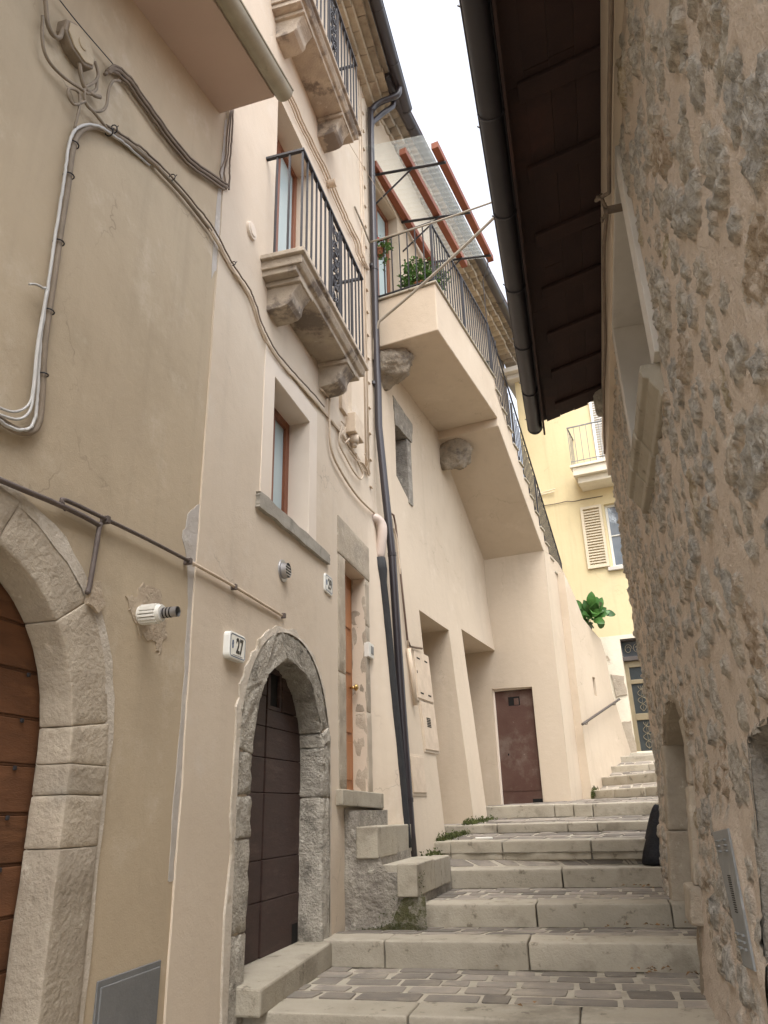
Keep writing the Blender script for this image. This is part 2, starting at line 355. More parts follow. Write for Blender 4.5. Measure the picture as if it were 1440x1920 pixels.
mt['leafdark'] = M('dark_leaf_green', (.045, .12, .022), (.03, .08, .016), 20, rough=.4, bump=.1, tone=.45)
mt['flower'] = M('red_petal', (.5, .03, .03), None, 8, bump=0)
mt['dry'] = M('dry_leaf', (.27, .15, .06), (.16, .09, .04), 20, bump=.2, tone=.4)
mt['bag'] = M('black_plastic_sack', (.010, .010, .012), (.014, .014, .016), 6, rough=.6, bump=.5, bscale=14, spec=.2, bdist=.03)
mt['whitestone'] = M('white_window_surround', (.58, .545, .49), (.52, .485, .43), 3, bump=.15, bscale=70, c3=(.48, .45, .4), s3=2)
mt['ground'] = M('earth', (.2, .18, .15), (.16, .145, .12), 2)
mt['soil'] = M('dark_dirt', (.11, .092, .065), (.07, .06, .042), 20, bump=.8, bscale=90, c3=(.20, .17, .12), s3=14)
mt['hand'] = M('weathered_handrail', (.10, .085, .075), (.075, .062, .055), 6, rough=.6, bump=.15)
mt['void'] = M('dark_interior', (.012, .011, .010), None, 3, bump=0)
mt['mask'] = M('void_slot', (.008, .008, .008), None, 3, bump=0)
# corrugated clear sheet
def sheetmat():
    m = bpy.data.materials.new('clear_corrugated_plastic'); m.use_nodes = True; n = m.node_tree.nodes; l = m.node_tree.links
    out = n['Material Output']; n.remove(n['Principled BSDF'])
    tr = n.new('ShaderNodeBsdfTransparent'); tr.inputs[0].default_value = (.96, .98, .97, 1)
    tl = n.new('ShaderNodeBsdfTranslucent'); tl.inputs[0].default_value = (.80, .82, .76, 1)
    gl = n.new('ShaderNodeBsdfGlossy'); gl.inputs['Roughness'].default_value = .12; gl.inputs[0].default_value = (.9, .93, .95, 1)
    a = n.new('ShaderNodeMixShader'); a.inputs[0].default_value = .13; l.new(tr.outputs[0], a.inputs[1]); l.new(tl.outputs[0], a.inputs[2])
    fr = n.new('ShaderNodeFresnel'); fr.inputs[0].default_value = 1.45
    b = n.new('ShaderNodeMixShader'); l.new(fr.outputs[0], b.inputs[0]); l.new(a.outputs[0], b.inputs[1]); l.new(gl.outputs[0], b.inputs[2])
    l.new(b.outputs[0], out.inputs[0]); return m
mt['sheet'] = sheetmat()
# rubble wall: mortar + stones chosen by the mesh attribute
def rubblemat():
    m = bpy.data.materials.new('rubble_stone_and_mortar'); m.use_nodes = True; n = m.node_tree.nodes; l = m.node_tree.links
    bs = n['Principled BSDF']; bs.inputs['Roughness'].default_value = .9; bs.inputs['Specular IOR Level'].default_value = .2
    tc = n.new('ShaderNodeTexCoord'); at = n.new('ShaderNodeAttribute'); at.attribute_name = 'rub'
    sp = n.new('ShaderNodeSeparateColor'); l.new(at.outputs['Color'], sp.inputs[0])
    def noi(sc, det=7, ro=.62):
        x = n.new('ShaderNodeTexNoise'); x.inputs['Scale'].default_value = sc; x.inputs['Detail'].default_value = det; x.inputs['Roughness'].default_value = ro
        l.new(tc.outputs['Object'], x.inputs['Vector']); return x.outputs[0]
    def cr(src, stops):
        x = n.new('ShaderNodeValToRGB'); e = x.color_ramp.elements
        while len(e) < len(stops): e.new(.5)
        for k, (p_, c_) in enumerate(stops): e[k].position = p_; e[k].color = (*c_, 1)
        l.new(src, x.inputs[0]); return x.outputs[0]
    def mix(f, a, b):
        x = n.new('ShaderNodeMix'); x.data_type = 'RGBA'; l.new(f, x.inputs[0]); l.new(a, x.inputs[6]); l.new(b, x.inputs[7]); return x.outputs[2]
    mort = cr(noi(2.2), [(.3, (.53, .44, .35)), (.5, (.60, .502, .402)), (.7, (.65, .556, .452))])
    mo2 = cr(noi(30), [(.3, (.50, .413, .326)), (.6, (.65, .545, .438))])
    x = n.new('ShaderNodeMix'); x.data_type = 'RGBA'; x.inputs[0].default_value = .35; l.new(mort, x.inputs[6]); l.new(mo2, x.inputs[7]); mort = x.outputs[2]
    st = cr(sp.outputs[1], [(.0, (.33, .33, .32)), (.3, (.40, .345, .27)), (.55, (.27, .265, .255)), (.82, (.46, .40, .31)), (.93, (.34, .20, .10)), (1, (.38, .29, .13))])
    sn = cr(noi(24), [(.34, (.22, .20, .165)), (.5, (.46, .42, .35)), (.62, (.68, .63, .55))])
    x = n.new('ShaderNodeMix'); x.data_type = 'RGBA'; x.inputs[0].default_value = .55; l.new(st, x.inputs[6]); l.new(sn, x.inputs[7]); st = x.outputs[2]
    l.new(mix(sp.outputs[0], mort, st), bs.inputs['Base Color'])
    ad = n.new('ShaderNodeMath'); ad.operation = 'MULTIPLY_ADD'; ad.inputs[1].default_value = 2.; l.new(noi(22), ad.inputs[0]); l.new(noi(110, 4), ad.inputs[2])
    bp = n.new('ShaderNodeBump'); bp.inputs['Strength'].default_value = .9; bp.inputs['Distance'].default_value = .014
    l.new(ad.outputs[0], bp.inputs['Height']); l.new(bp.outputs[0], bs.inputs['Normal'])
    return m
mt['rubble'] = rubblemat()
m_ = mt

# ================================================================== ground
g = MB(); g.q((-60, -40, -3.2), (60, -40, -3.2), (60, 80, -3.2), (-60, 80, -3.2)); tag(g.build('ground', mt['ground']), None, None, kind='structure')

# ================================================================== tan house
bat = lambda z: .075*max(0., 3.3-z) if z < 3.3 else 0.
tan = thing('tan_house', 'tan plastered house with big arched wooden door, beside the cream house', 'house', FA.w(0, 0, -1.2))
big_in = arch(1.9, .90, .22, .83, -2.0, 22, 2.3); big_out = arch(1.9, 1.12, .22, 1.0, -2.0, 22, 2.3)
mb = facade(FA, rect(-1.2, 3.95, -2.2, 5.4), [(big_in, .16)], step=.25); mb.build('wall', mt['tan'], tan, smooth=False)
# stone surround of the arch: voussoirs and jamb stones
def surround(fr, pin, pout, joints, n0, n1, name, mat, parent, bev=.008, jit=.006, seed=1, base_n=None, rough=None):
    rnd = random.Random(seed); mb = MB(fr); k = len(pin); cuts = [0] + joints + [k-1]
    for a, b in zip(cuts[:-1], cuts[1:]):
        gap = .0012; pi_ = [Vector(p) for p in pin[a:b+1]]; po = [Vector(p) for p in pout[a:b+1]]
        jn = rnd.uniform(-jit, jit); sc = rnd.uniform(-.02, .02)
        po = [q + (q-p)*sc for p, q in zip(pi_, po)]
        pi_[0] += (pi_[1]-pi_[0]).normalized()*gap; po[0] += (po[1]-po[0]).normalized()*gap
        pi_[-1] += (pi_[-2]-pi_[-1]).normalized()*gap; po[-1] += (po[-2]-po[-1]).normalized()*gap
        off = base_n((po[0][0]+pi_[0][0])/2, (po[0][1]+po[-1][1])/2) if base_n else 0
        mb.prism([tuple(p) for p in pi_] + [tuple(p) for p in po[::-1]], n0, n1+jn+off, c=rnd.uniform(-1, 1))
    return mb.build(name, mat, parent, bevel=bev, rough=rough)
def withjamb(poly, zs):                         # insert jamb joint heights into both arch legs
    (u0, z0), (u1, z1) = poly[0], poly[1]; (u2, z2), (u3, z3) = poly[-2], poly[-1]
    f = lambda ua, za, ub, zb, z: (ua+(ub-ua)*(z-za)/(zb-za), z)
    return [poly[0]] + [f(u0, z0, u1, z1, z) for z in zs] + poly[1:-1] + [f(u2, z2, u3, z3, z) for z in zs[::-1]] + [poly[-1]]
zj = [-1.0, -.10, .10]
inn = withjamb(arch(1.9, .868, .22, .798, -2.0, 22, 2.3), zj); out = withjamb(arch(1.9, 1.12, .22, 1.0, -2.0, 22, 2.3), zj)
surround(FA, inn, out, [1, 2, 3, 4, 9, 13, 17, 21, 25, 26, 27, 28, 29], -.15, .014, 'door_surround', mt['stone'], tan, bev=.006, seed=3, rough=(3, .008, .10))
# mortar fringe at the outer edge
mb = MB(FA); rnd = random.Random(5); N_ = 40; fr_ = []
o2 = withjamb(arch(1.9, 1.12, .22, 1.0, -2.0, 40, 2.3), [-1.6, -1.2, -.8, -.5, -.2, 0])
o3 = withjamb(arch(1.9, 1.17, .22, 1.05, -2.0, 40, 2.3), [-1.6, -1.2, -.8, -.5, -.2, 0])
for i in range(len(o2)-1):
    j0 = .75+.5*nz(i*.7, 1.3); j1 = .75+.5*nz((i+1)*.7, 1.3)
    a, b = Vector(o2[i]), Vector(o2[i+1]); c, d = a+(Vector(o3[i])-a)*j0, b+(Vector(o3[i+1])-b)*j1
    a -= (c-a)*.6; b -= (d-b)*.6
    mb.q((a.x, .011, a.y), (b.x, .011, b.y), (d.x, .011, d.y), (c.x, .011, c.y)); mb.q((c.x, .011, c.y), (d.x, .011, d.y), (d.x, -.01, d.y), (c.x, -.01, c.y))
mb.build('mortar_edge', mt['limeedge'], tan)
# leaf of horizontal boards with nails
mb = MB(FA); rnd = random.Random(8); z = -2.0
dl = arch(1.9, .90, .22, .83, -2.05, 22, 2.3)
while z < 1.05:
    z1 = z+.185; um = []
    mb.box(1.0, 2.80, -.215, -.16+rnd.uniform(-.003, .003), z+.004, z1-.009, rnd.uniform(-1, 1))
    mb.box(1.0, 2.80, -.215, -.166, z1-.0088, z1+.0038, -1); z = z1
door = mb.build('door', mt['oakwood'], tan, bevel=.004)
mb = MB(FA); z = -1.9
while z < .95:
    for u in (2.66, 2.2, 1.5): mb.box(u-.009, u+.009, -.16, -.15, z+.06, z+.078)
    z += .185
mb.build_each('nail', mt['iron'], door, bevel=.004)
# eave slab, sloping along the wall
zz = lambda u: 4.49+.294*(u-2.5)
mb = MB(FA); mb.hexa([(-1.2, -.3, zz(-1.2)), (3.60, -.3, zz(3.6)), (3.57, .44, zz(3.57)), (-1.2, .44, zz(-1.2))], [(-1.2, -.3, zz(-1.2)+.14), (3.60, -.3, zz(3.6)+.14), (3.57, .44, zz(3.57)+.14), (-1.2, .44, zz(-1.2)+.14)])
mb.build('eave', mt['soffit'], tan, bevel=.008)
mb = MB(FA); mb.hexa([(-1.2, -2.5, zz(-1.2)+1.0), (3.60, -2.5, zz(3.6)+1.0), (3.62, .5, zz(3.6)+.16), (-1.2, .5, zz(-1.2)+.16)], [(-1.2, -2.5, zz(-1.2)+1.1), (3.60, -2.5, zz(3.6)+1.1), (3.62, .5, zz(3.6)+.23), (-1.2, .5, zz(-1.2)+.23)])
mb.build('roof', mt['roof'], tan)
def gutter(fr, pts, r, name, mat, parent, brackets=0, lip=.008):   # half-round trough along pts (u,n,z of its axis)
    mb = MB(fr); k = 12
    P = [fr.w(*p) for p in pts]; T = P[-1]-P[0]; T /= np.linalg.norm(T); S = np.cross(T, Zv); S /= np.linalg.norm(S); Up = np.cross(S, T)
    rings = []
    for p in P:
        ring = []
        for j in range(k+1):
            a = math.pi + math.pi*j/k; mb.v.append(p + r*(math.cos(a)*S + math.sin(a)*Up)); ring.append(len(mb.v)-1)
        for j in range(k, -1, -1):
            a = math.pi + math.pi*j/k; mb.v.append(p + (r-.006)*(math.cos(a)*S + math.sin(a)*Up)); ring.append(len(mb.v)-1)
        rings.append(ring)
    for i in range(len(rings)-1):
        n_ = len(rings[i])
        for j in range(n_): mb.f.append([rings[i][j], rings[i][(j+1) % n_], rings[i+1][(j+1) % n_], rings[i+1][j]]); mb.fc.append(0.)
    for rg in (rings[0], rings[-1]): mb.f.append(rg[:k+1]); mb.fc.append(0.)
    for sgn in (1, -1): mb.tubew([p + sgn*r*S for p in P], lip, 6)
    o = mb.build(name, mat, parent, smooth=True)
    md = o.modifiers.new('es', 'EDGE_SPLIT'); md.split_angle = math.radians(40)
    if brackets:
        b = MB(fr); Ltot = np.linalg.norm(P[-1]-P[0]); nb = max(2, int(Ltot/brackets))
        for i in range(nb+1):
            c = P[0] + T*(Ltot*(i+.03)/(nb+.06))
            arc = [c + (r+.004)*(math.cos(math.pi+math.pi*j/10)*S + math.sin(math.pi+math.pi*j/10)*Up) for j in range(11)]
            b.tubew(arc, .006, 5)
        b.build_each('gutter_bracket', mat, o if parent is not None else o)
    return o
gutter(FA, [(-1.2, .50, zz(-1.2)+.05), (3.60, .50, zz(3.6)+.05)], .068, 'gutter', mt['beigegut'], tan)
# bare plaster patches beside the seam, and round the boiler flue
def patch(fr, pts, n=.003, seed=0, jit=.012, sub=4):
    rnd = random.Random(seed); P = []
    for i in range(len(pts)):
        a, b = Vector(pts[i]), Vector(pts[(i+1) % len(pts)])
        for j in range(sub): P.append(tuple(a.lerp(b, j/sub) + Vector((rnd.uniform(-jit, jit), rnd.uniform(-jit, jit)))))
    return facade(fr, P, [], step=.08, rim=.006, base_n=n)
def blob(fr, pts, n, th=.006, jit=.012, seed=0, sub=3):
    rnd = random.Random(seed); P = []
    for i in range(len(pts)):
        a, b = Vector(pts[i]), Vector(pts[(i+1) % len(pts)])
        for j in range(sub): P.append(a.lerp(b, j/sub) + Vector((rnd.uniform(-jit, jit), rnd.uniform(-jit, jit))))
    return MB(fr).prism([tuple(p) for p in P], n-th, n)
px2 = lambda fr, pts, n=0: [tuple(float(v) for v in fr.pix(x, y, n)) for x, y in pts]
patch(FA, px2(FA, [(376, 945), (380, 950), (378, 1040), (368, 1062), (352, 1055), (340, 1010), (352, 965)]), .003, 2).build('bare_primer', mt['primer'], tan)
patch(FA, px2(FA, [(352, 1060), (374, 1062), (366, 1150), (356, 1280), (335, 1500), (323, 1650), (314, 1655), (322, 1500), (342, 1300), (352, 1150)]), .0025, 3, .010).build('bare_primer', mt['primer'], tan)
patch(FA, px2(FA, [(430, 220), (418, 400), (408, 500), (396, 520), (401, 430), (421, 225)]), .0025, 4, .008).build('bare_primer', mt['primer'], tan)
patch(FA, px2(FA, [(265, 1095), (300, 1110), (305, 1140), (312, 1185), (296, 1230), (290, 1205), (262, 1190), (245, 1150), (232, 1122), (255, 1115)]), .004, 6, .016, 5).build('mortar_patch', mt['patch'], tan)
b = blob(FA, px2(FA, [(160, 1085), (180, 1090), (188, 1135), (175, 1150), (158, 1130)]), .030, .03, .010, 7); b.build('mortar_patch', mt['patch'], tan)
# boiler flue: slotted collar and pipe stub
u, z = FA.pix(279, 1152, .05)
fl = thing('boiler_flue', 'white slotted boiler flue poking from a mortar patch on the tan wall', 'flue', FA.w(u, 0, z))
mb = MB(FA); k = 16
mb.tube([(u, 0, z), (u, .10, z)], .037, 20); mb.tube([(u, .10, z), (u, .125, z)], [.045, .042], 20)
mb.tube([(u, .0, z), (u, .02, z)], .046, 20)
for i in range(k):
    a = 2*math.pi*i/k
    mb.box(u+.044*math.cos(a)-.006, u+.044*math.cos(a)+.006, .015, .105, z+.044*math.sin(a)-.006, z+.044*math.sin(a)+.006)
mb.build('collar', mt['white'], fl, bevel=.002)
mb = MB(FA); mb.tube([(u, .12, z), (u, .21, z)], .026, 18, caps=False); mb.tube([(u, .21, z), (u, .12, z)], .023, 18, caps=False); mb.build('pipe_stub', mt['steel'], fl, smooth=True)
mb = MB(FA); mb.tube([(u, .1, z), (u, .15, z)], .022, 12)
for i in range(3): mb.tube([(u, .135+.018*i, z), (u, .142+.018*i, z)], .0268, 16)
mb.build_each('slot', mt['void'], fl)
# slate grey hatch at the foot of the wall
c_ = px2(FA, [(185, 1842), (302, 1820)], .012)
u0, z0 = c_[0]; u1 = c_[1][0]
hb = thing('utility_hatch', 'slate grey utility hatch low on the tan wall at the house corner', 'hatch', FA.w(u0, 0, z0-.5))
mb = MB(FA); mb.box(u0, u1, -.02, .010, z0-.55, z0+.002); mb.build('frame', mt['hatch'], hb, bevel=.003)
mb = MB(FA); mb.box(u0+.02, u1-.012, -.01, .016, z0-.54, z0-.022); mb.build('door', mt['hatch'], hb, bevel=.004)

# ================================================================== cream house with doors 27 and 29
cream = thing('cream_house', 'tall cream plastered house with two stone balconies and doors 27 and 29', 'house', FA.w(5.5, 0, -1.0))
nA = lambda u, z: .012 + bat(z)*sstep(7.23, 7.46, u)
d27i = arch(5.17, .69, .36, .72, -2.0, 20, 2.15); d27o = arch(5.14, .86, .38, .89, -2.0, 20, 2.15)
W1 = rect(4.68, 5.46, 2.12, 3.21); FW1 = rect(4.57, 5.53, 3.9, 6.17); D29 = rect(6.44, 7.10, .17, 2.24); W3 = rect(6.12, 6.74, 4.0, 4.78)
ed = [(3.69 + .012*nz(0, z*.5, 9, 7) + .010*nz(0, z, 4, 3), z/1.) for z in np.linspace(9.99, -2.1, 60)]
ol = [(7.67, -2.1), (7.67, 10.0)] + [(float(a), float(b)) for a, b in ed]
mb = facade(FA, ol, [(d27i, .19), (W1, .2), (FW1, .22), (D29, .16), (W3, .2)], nf=nA, step=.2, rim=.03, extra=[(u+random.uniform(-.008, .008), z) for u in np.arange(7.16, 7.65, .045) for z in np.arange(-2, 3.8, .09)])
mb.build('wall', mt['cream'], cream)
# back part of the house so it has a body and a roof
mb = MB(FA); mb.box(3.7, 7.66, -5, -.35, -2.2, 9.95); mb.build('core', mt['cream'], cream)
# arched stone frame of door 27
zj = [-.62, -.12, .12]
inn = withjamb(arch(5.17, .648, .36, .678, -2.0, 20, 2.15), zj); out = withjamb(arch(5.14, .84, .38, .87, -2.0, 20, 2.15), zj)
# ragged outer edge
rg = random.Random(12)
out = [(x + (x-5.14)*.06*(nz(i*.9, 0, 2)+.2), y + .03*nz(i*.8, 5)) for i, (x, y) in enumerate(out)]
surround(FA, inn, out, [1, 2, 3, 4, 13, 22, 23, 25], -.185, .026, 'door_surround', mt['stone_rough'], cream, bev=.014, jit=.008, seed=21, rough=(3, .034, .06))
o2 = withjamb(arch(5.14, .83, .38, .86, -2.0, 40, 2.15), [-1.6, -1.2, -.8, -.5, -.2, 0]); o3 = withjamb(arch(5.14, .92, .38, .94, -2.0, 40, 2.15), [-1.6, -1.2, -.8, -.5, -.2, 0])
mb = MB(FA)
for i in range(len(o2)-1):
    j0 = .55+.6*nz(i*.7, 8.3); j1 = .55+.6*nz((i+1)*.7, 8.3)
    a, b = Vector(o2[i]), Vector(o2[i+1]); c, d = a+(Vector(o3[i])-a)*j0, b+(Vector(o3[i+1])-b)*j1
    h0, h1 = nA(*c)+.012, nA(*d)+.012
    mb.q((a.x, h0+.006, a.y), (b.x, h1+.006, b.y), (d.x, h1, d.y), (c.x, h0, c.y)); mb.q((c.x, h0, c.y), (d.x, h1, d.y), (d.x, -.01, d.y), (c.x, -.01, c.y))
mb.build('mortar_edge', mt['limeedge'], cream)
dr = MB(FA)
def leafdoor(mb, fr, u0, u1, z0, ztop, n, boards, gap=.0035, rnd=random.Random(4)):
    zs = [z0 + (ztop-z0)*b for b in boards]
    for a, b in zip(zs[:-1], zs[1:]): mb.box(u0, u1, n-.04, n+rnd.uniform(0, .004), a+gap/2, b-gap/2)
leafdoor(dr, FA, 4.45, 5.135, -.86, 1.08, -.17, [0, .17, .30, .52, .64, .75, .86, 1.0])
leafdoor(dr, FA, 5.15, 5.87, -.86, 1.08-.42*.0, -.165, [0, .17, .30, .52, .64, .75, .815])
leafdoor(dr, FA, 5.43, 5.87, -.86, 1.08, -.165, [.818, .90, 1.0])
dr.box(5.15, 5.20, -.2, -.163, .73, 1.08); dr.box(5.37, 5.41, -.2, -.163, .73, 1.08); dr.box(5.15, 5.41, -.205, -.161, .99, 1.1); dr.box(5.15, 5.41, -.2, -.163, .72, .75)
d27 = dr.build('door', mt['brownwood'], cream, bevel=.005)
mb = MB(FA); mb.box(5.2, 5.37, -.19, -.185, .74, 1.0); mb.build('window_hole', mt['void'], d27)
mb = MB(FA); mb.box(5.69, 5.80, -.2, -.161, -.86, -.73); mb.build('cat_hole', mt['void'], d27)
mb = MB(FA); mb.box(4.86, 4.885, -.17, -.163, .02, .09); mb.build('keyhole_plate', mt['iron'], d27)
# window with painted band and stone sill
mb = MB(FA)
for r_ in (rect(4.49, 4.68, 2.12, 3.4), rect(5.46, 5.64, 2.12, 3.4), rect(4.68, 5.46, 3.21, 3.4)):
    (a, c), (b_, _), (_, d), _2 = r_; mb.box(a, b_, -.01, .021, c, d)
mb.box(4.681, 4.684, -.2, .018, 2.12, 3.208); mb.box(5.456, 5.459, -.2, .018, 2.12, 3.208); mb.box(4.684, 5.456, -.2, .018, 3.205, 3.208)
mb.build('window_band', mt['band'], cream, bevel=.003)
def window(fr, u0, u1, z0, z1, n, fw, fmat, gmat, parent, mull=1, name='window', bars=0):
    mb = MB(fr); mb.box(u0, u0+fw, n-.05, n, z0, z1); mb.box(u1-fw, u1, n-.05, n, z0, z1)
    mb.box(u0+fw, u1-fw, n-.05, n-.001, z1-fw, z1); mb.box(u0+fw, u1-fw, n-.05, n-.001, z0, z0+fw)
    for i in range(mull): uc = u0+(u1-u0)*(i+1)/(mull+1); mb.box(uc-fw*.7, uc+fw*.7, n-.052, n+.008, z0+fw, z1-fw)
    for i in range(bars): zc = z0+(z1-z0)*(i+1)/(bars+1); mb.box(u0+fw, u1-fw, n-.045, n-.004, zc-.012, zc+.012)
    o = mb.build(name, fmat, parent, bevel=.004)
    mb = MB(fr); mb.box(u0+fw*.5, u1-fw*.5, n-.035, n-.028, z0+fw*.5, z1-fw*.5); mb.build('pane', gmat, o); return o
w1 = window(FA, 4.67, 5.47, 2.10, 3.22, -.17, .085, mt['chestnut'], mt['glassblue'], cream, name='window')
sl_ = blob(FA, [(4.44, 2.01), (4.44, 2.125), (5.93, 2.125), (5.93, 2.03)], .045, .2, .008, 31, 10); sl_.build('sill', mt['sillstone'], w1, bevel=.006)
w2 = window(FA, 4.56, 5.53, 3.9, 6.18, -.18, .06, mt['chestnut'], mt['glassblue'], cream, name='window')
w3 = window(FA, 6.11, 6.75, 3.99, 4.79, -.17, .06, mt['chestnut'], mt['glassblue'], cream, name='window')
# door 29 in its stone frame
mb = MB(FA); rnd = random.Random(17)
for (a, b_, c, d) in ((6.24, 6.44, .17, 1.15), (6.235, 6.44, 1.155, 2.24), (7.10, 7.235, .17, .9), (7.10, 7.225, .905, 1.75), (7.10, 7.235, 1.755, 2.24)):
    nn = 0
    mb.box(a, b_, -.155, .022+nn*.9, c, d, rnd.uniform(-1, 1))
mb.box(6.22, 7.25, -.155, .026, 2.245, 2.62, .3)
mb.build('door_surround', mt['stone'], cream, bevel=.008, rough=(3, .014, .09))
mb = MB(FA); mb.box(6.42, 7.12, -.16, -.13, .16, 2.26)
for a, b_ in ((.28, .62), (.70, 1.02), (1.26, 1.62), (1.70, 2.10)):
    for ua, ub in ((6.52, 6.74), (6.80, 7.04)): mb.box(ua, ub, -.135, -.118, a, b_)
d29 = mb.build('door', mt['pine'], cream, bevel=.008)
mb = MB(FA); mb.tube([(7.03, -.13, 1.13), (7.03, -.075, 1.13)], .012, 10); mb.tube([(7.03, -.085, 1.13), (7.03, -.07, 1.13), (7.03, -.05, 1.13)], [.02, .034, .02], 12); mb.build('handle', mt['brass'], d29, smooth=True)
# peeled plaster on the right reveal of door 29
mb = MB(FA)
# ground sills of door 29
mb = MB(FA); mb.hexa([(6.17, -.1, .06), (7.40, -.1, .03), (7.40, .10, .03), (6.17, .075, .06)], [(6.17, -.1, .185), (7.40, -.1, .165), (7.40, .10, .165), (6.17, .075, .185)])
mb.build('doorstep', mt['stone_pale'], cream, bevel=.008)
# ---- roof edge: stone/tile courses, gutter
def cornice(fr, u0, u1, n0, z0, rows, parent, name='cornice', tw=.2, st=.09, h=.085, seed=3):
    rnd = random.Random(seed); mb = MB(fr)
    for r_ in range(rows):
        u = u0 - rnd.uniform(0, tw)
        while u < u1:
            ww = tw*rnd.uniform(.9, 1.1); nn = n0+st*(r_+1)+rnd.uniform(-.012, .012)
            k = 6; zc = z0+h*r_
            poly = [(u+.006, zc+h*.96)] + [(u+ww*(i/k), zc+h*(.45-.42*math.sin(math.pi*i/k))) for i in range(k+1)] + [(u+ww-.006, zc+h*.96)]
            mb.prism([(max(u0-.1, min(u1+.1, a)), b_) for a, b_ in poly], n0-.15, nn, rnd.uniform(-1, 1)); u += ww
    return mb.build(name, mt['tilecourse'], parent, bevel=.006)
mb = MB(FA)
for i, (n1, za, zb) in enumerate(((.12, 9.62, 9.74), (.22, 9.745, 9.86), (.33, 9.865, 9.96))):
    u = 3.4 - i*.13
    while u < 8.0:
        ww = random.uniform(.32, .46); mb.box(u, min(u+ww-.006, 8.05), -.2, n1+random.uniform(-.012, .012), za, zb, random.uniform(-1, 1)); u += ww
mb.build('cornice', mt['tilecourse'], cream, bevel=.01)
mb = MB(FA); mb.hexa([(3.3, -5, 11.6), (8.06, -5, 11.6), (8.06, .40, 9.97), (3.3, .40, 9.97)], [(3.3, -5, 11.72), (8.06, -5, 11.72), (8.06, .46, 10.04), (3.3, .46, 10.04)]); mb.build('roof', mt['tilecourse'], cream)
gutter(FA, [(3.3, .50, 9.98), (8.18, .50, 9.96)], .085, 'gutter', mt['pipe'], cream, brackets=.8)
# ---- balconies
def scroll(mb, fr, uc, n, z0, z1, r=.008):
    def spiral(cu, cz, R, s, a0, turns=1.3):
        P = []
        for i in range(22):
            t = i/21; rr = R*(1-.72*t); a = a0+s*2*math.pi*turns*t; P.append((cu+rr*math.cos(a), n, cz+rr*math.sin(a)))
        return P
    H = z1-z0
    for sg in (1, -1):
        for cz, R in ((z0+.12*H, .05), (z0+.30*H, .055), (z0+.44*H, .05), (z0+.56*H, .05), (z0+.70*H, .055), (z0+.88*H, .05)):
            mb.tube(spiral(uc+sg*.052, cz, R, sg if (cz-z0)/H < .5 else -sg, math.pi/2 if (cz-z0)/H < .5 else -math.pi/2), r, 5)
        mb.tube([(uc+sg*.105, n, z0+.02), (uc+sg*.03, n, z0+.25*H), (uc+sg*.1, n, z0+.37*H), (uc+sg*.02, n, z0+.5*H), (uc+sg*.1, n, z0+.63*H), (uc+sg*.03, n, z0+.75*H), (uc+sg*.105, n, z1-.02)], r, 5)
    for q in (.25, .37, .5, .63, .75): mb.box(uc-.03, uc+.03, n-.011, n+.011, z0+q*H-.012, z0+q*H+.012)
def balcony(u0, u1, zt, pr, rh, parent):
    mb = MB(FA)
    mb.prof([(-.05, zt), (pr, zt), (pr, zt-.045), (pr-.03, zt-.055), (pr-.03, zt-.085), (pr-.055, zt-.125), (pr-.085, zt-.135), (pr-.085, zt-.175), (-.05, zt-.175)], u0+.05, u1-.05)
    for a, b_, c, d, e in ((u0, u0+.05, 0, 1, 0), (u1-.05, u1, 0, 1, 0)):
        mb.box(a, b_, -.05, pr-.001, zt-.045, zt-.0005)
        mb.box(a+(.03 if a == u0 else 0), b_-(0 if a == u0 else .03), -.05, pr-.031, zt-.125, zt-.045)
    sb = mb.build('balcony', mt['corbel'], parent, bevel=.007)
    for uc in (u0+.27, u1-.33):
        cb = MB(FA); zb = zt-.175; w_ = .115
        P = [(-.05, zb), (pr-.09, zb), (pr-.09, zb-.05), (pr-.10, zb-.06)]
        P += [(pr-.10-.055*math.sin(t*math.pi/2)*1.0, zb-.06-.09*t) for t in (.25, .5, .75, 1)]
        P += [(pr-.15-.10*(1-math.cos(t*math.pi/2)), zb-.15-.09*math.sin(t*math.pi/2)) for t in (.3, .6, 1)]
        P += [(-.05, zb-.25)]
        cb.prof(P, uc-w_, uc+w_)
        cb.box(uc-w_-.03, uc+w_+.03, -.05, pr-.075, zb-.045, zb-.002)
        cb.build('corbel', mt['corbel'], sb, bevel=.008)
    rl = MB(FA); n = pr-.045; z1 = zt+rh; us = u0+.05; ue = u1-.05; uc = us+(ue-us)*.5
    rl.box(us-.016, ue+.016, n-.016, n+.016, z1-.012, z1+.012); rl.box(us-.016, us+.016, -.12 if 1 else 0, n-.0165, z1-.011, z1+.011); rl.box(ue-.016, ue+.016, 0, n-.0165, z1-.011, z1+.011)
    rl.box(us-.01, ue+.01, n-.011, n+.011, zt+.012, zt+.028)
    for u in np.linspace(us, ue, 16):
        if abs(u-uc) > .12: rl.box(u-.0075, u+.0075, n-.0075, n+.0075, zt-.01, z1-.012)
    for s_ in (-1, 1): rl.box(uc+s_*.115-.008, uc+s_*.115+.008, n-.008, n+.008, zt, z1-.012)
    for u in (us, ue):
        for k in (.33, .66): rl.box(u-.0075, u+.0075, n*k-.0075, n*k+.0075, zt-.01, z1-.012)
    ro = rl.build('railing', mt['iron'], sb)
    scb = MB(FA); scroll(scb, FA, uc, n, zt+.03, z1-.015); scb.build('scroll_panel', mt['iron'], sb)
balcony(4.33, 6.13, 4.12, .385, 1.06, cream)
balcony(4.30, 6.06, 7.20, .385, 1.06, cream)

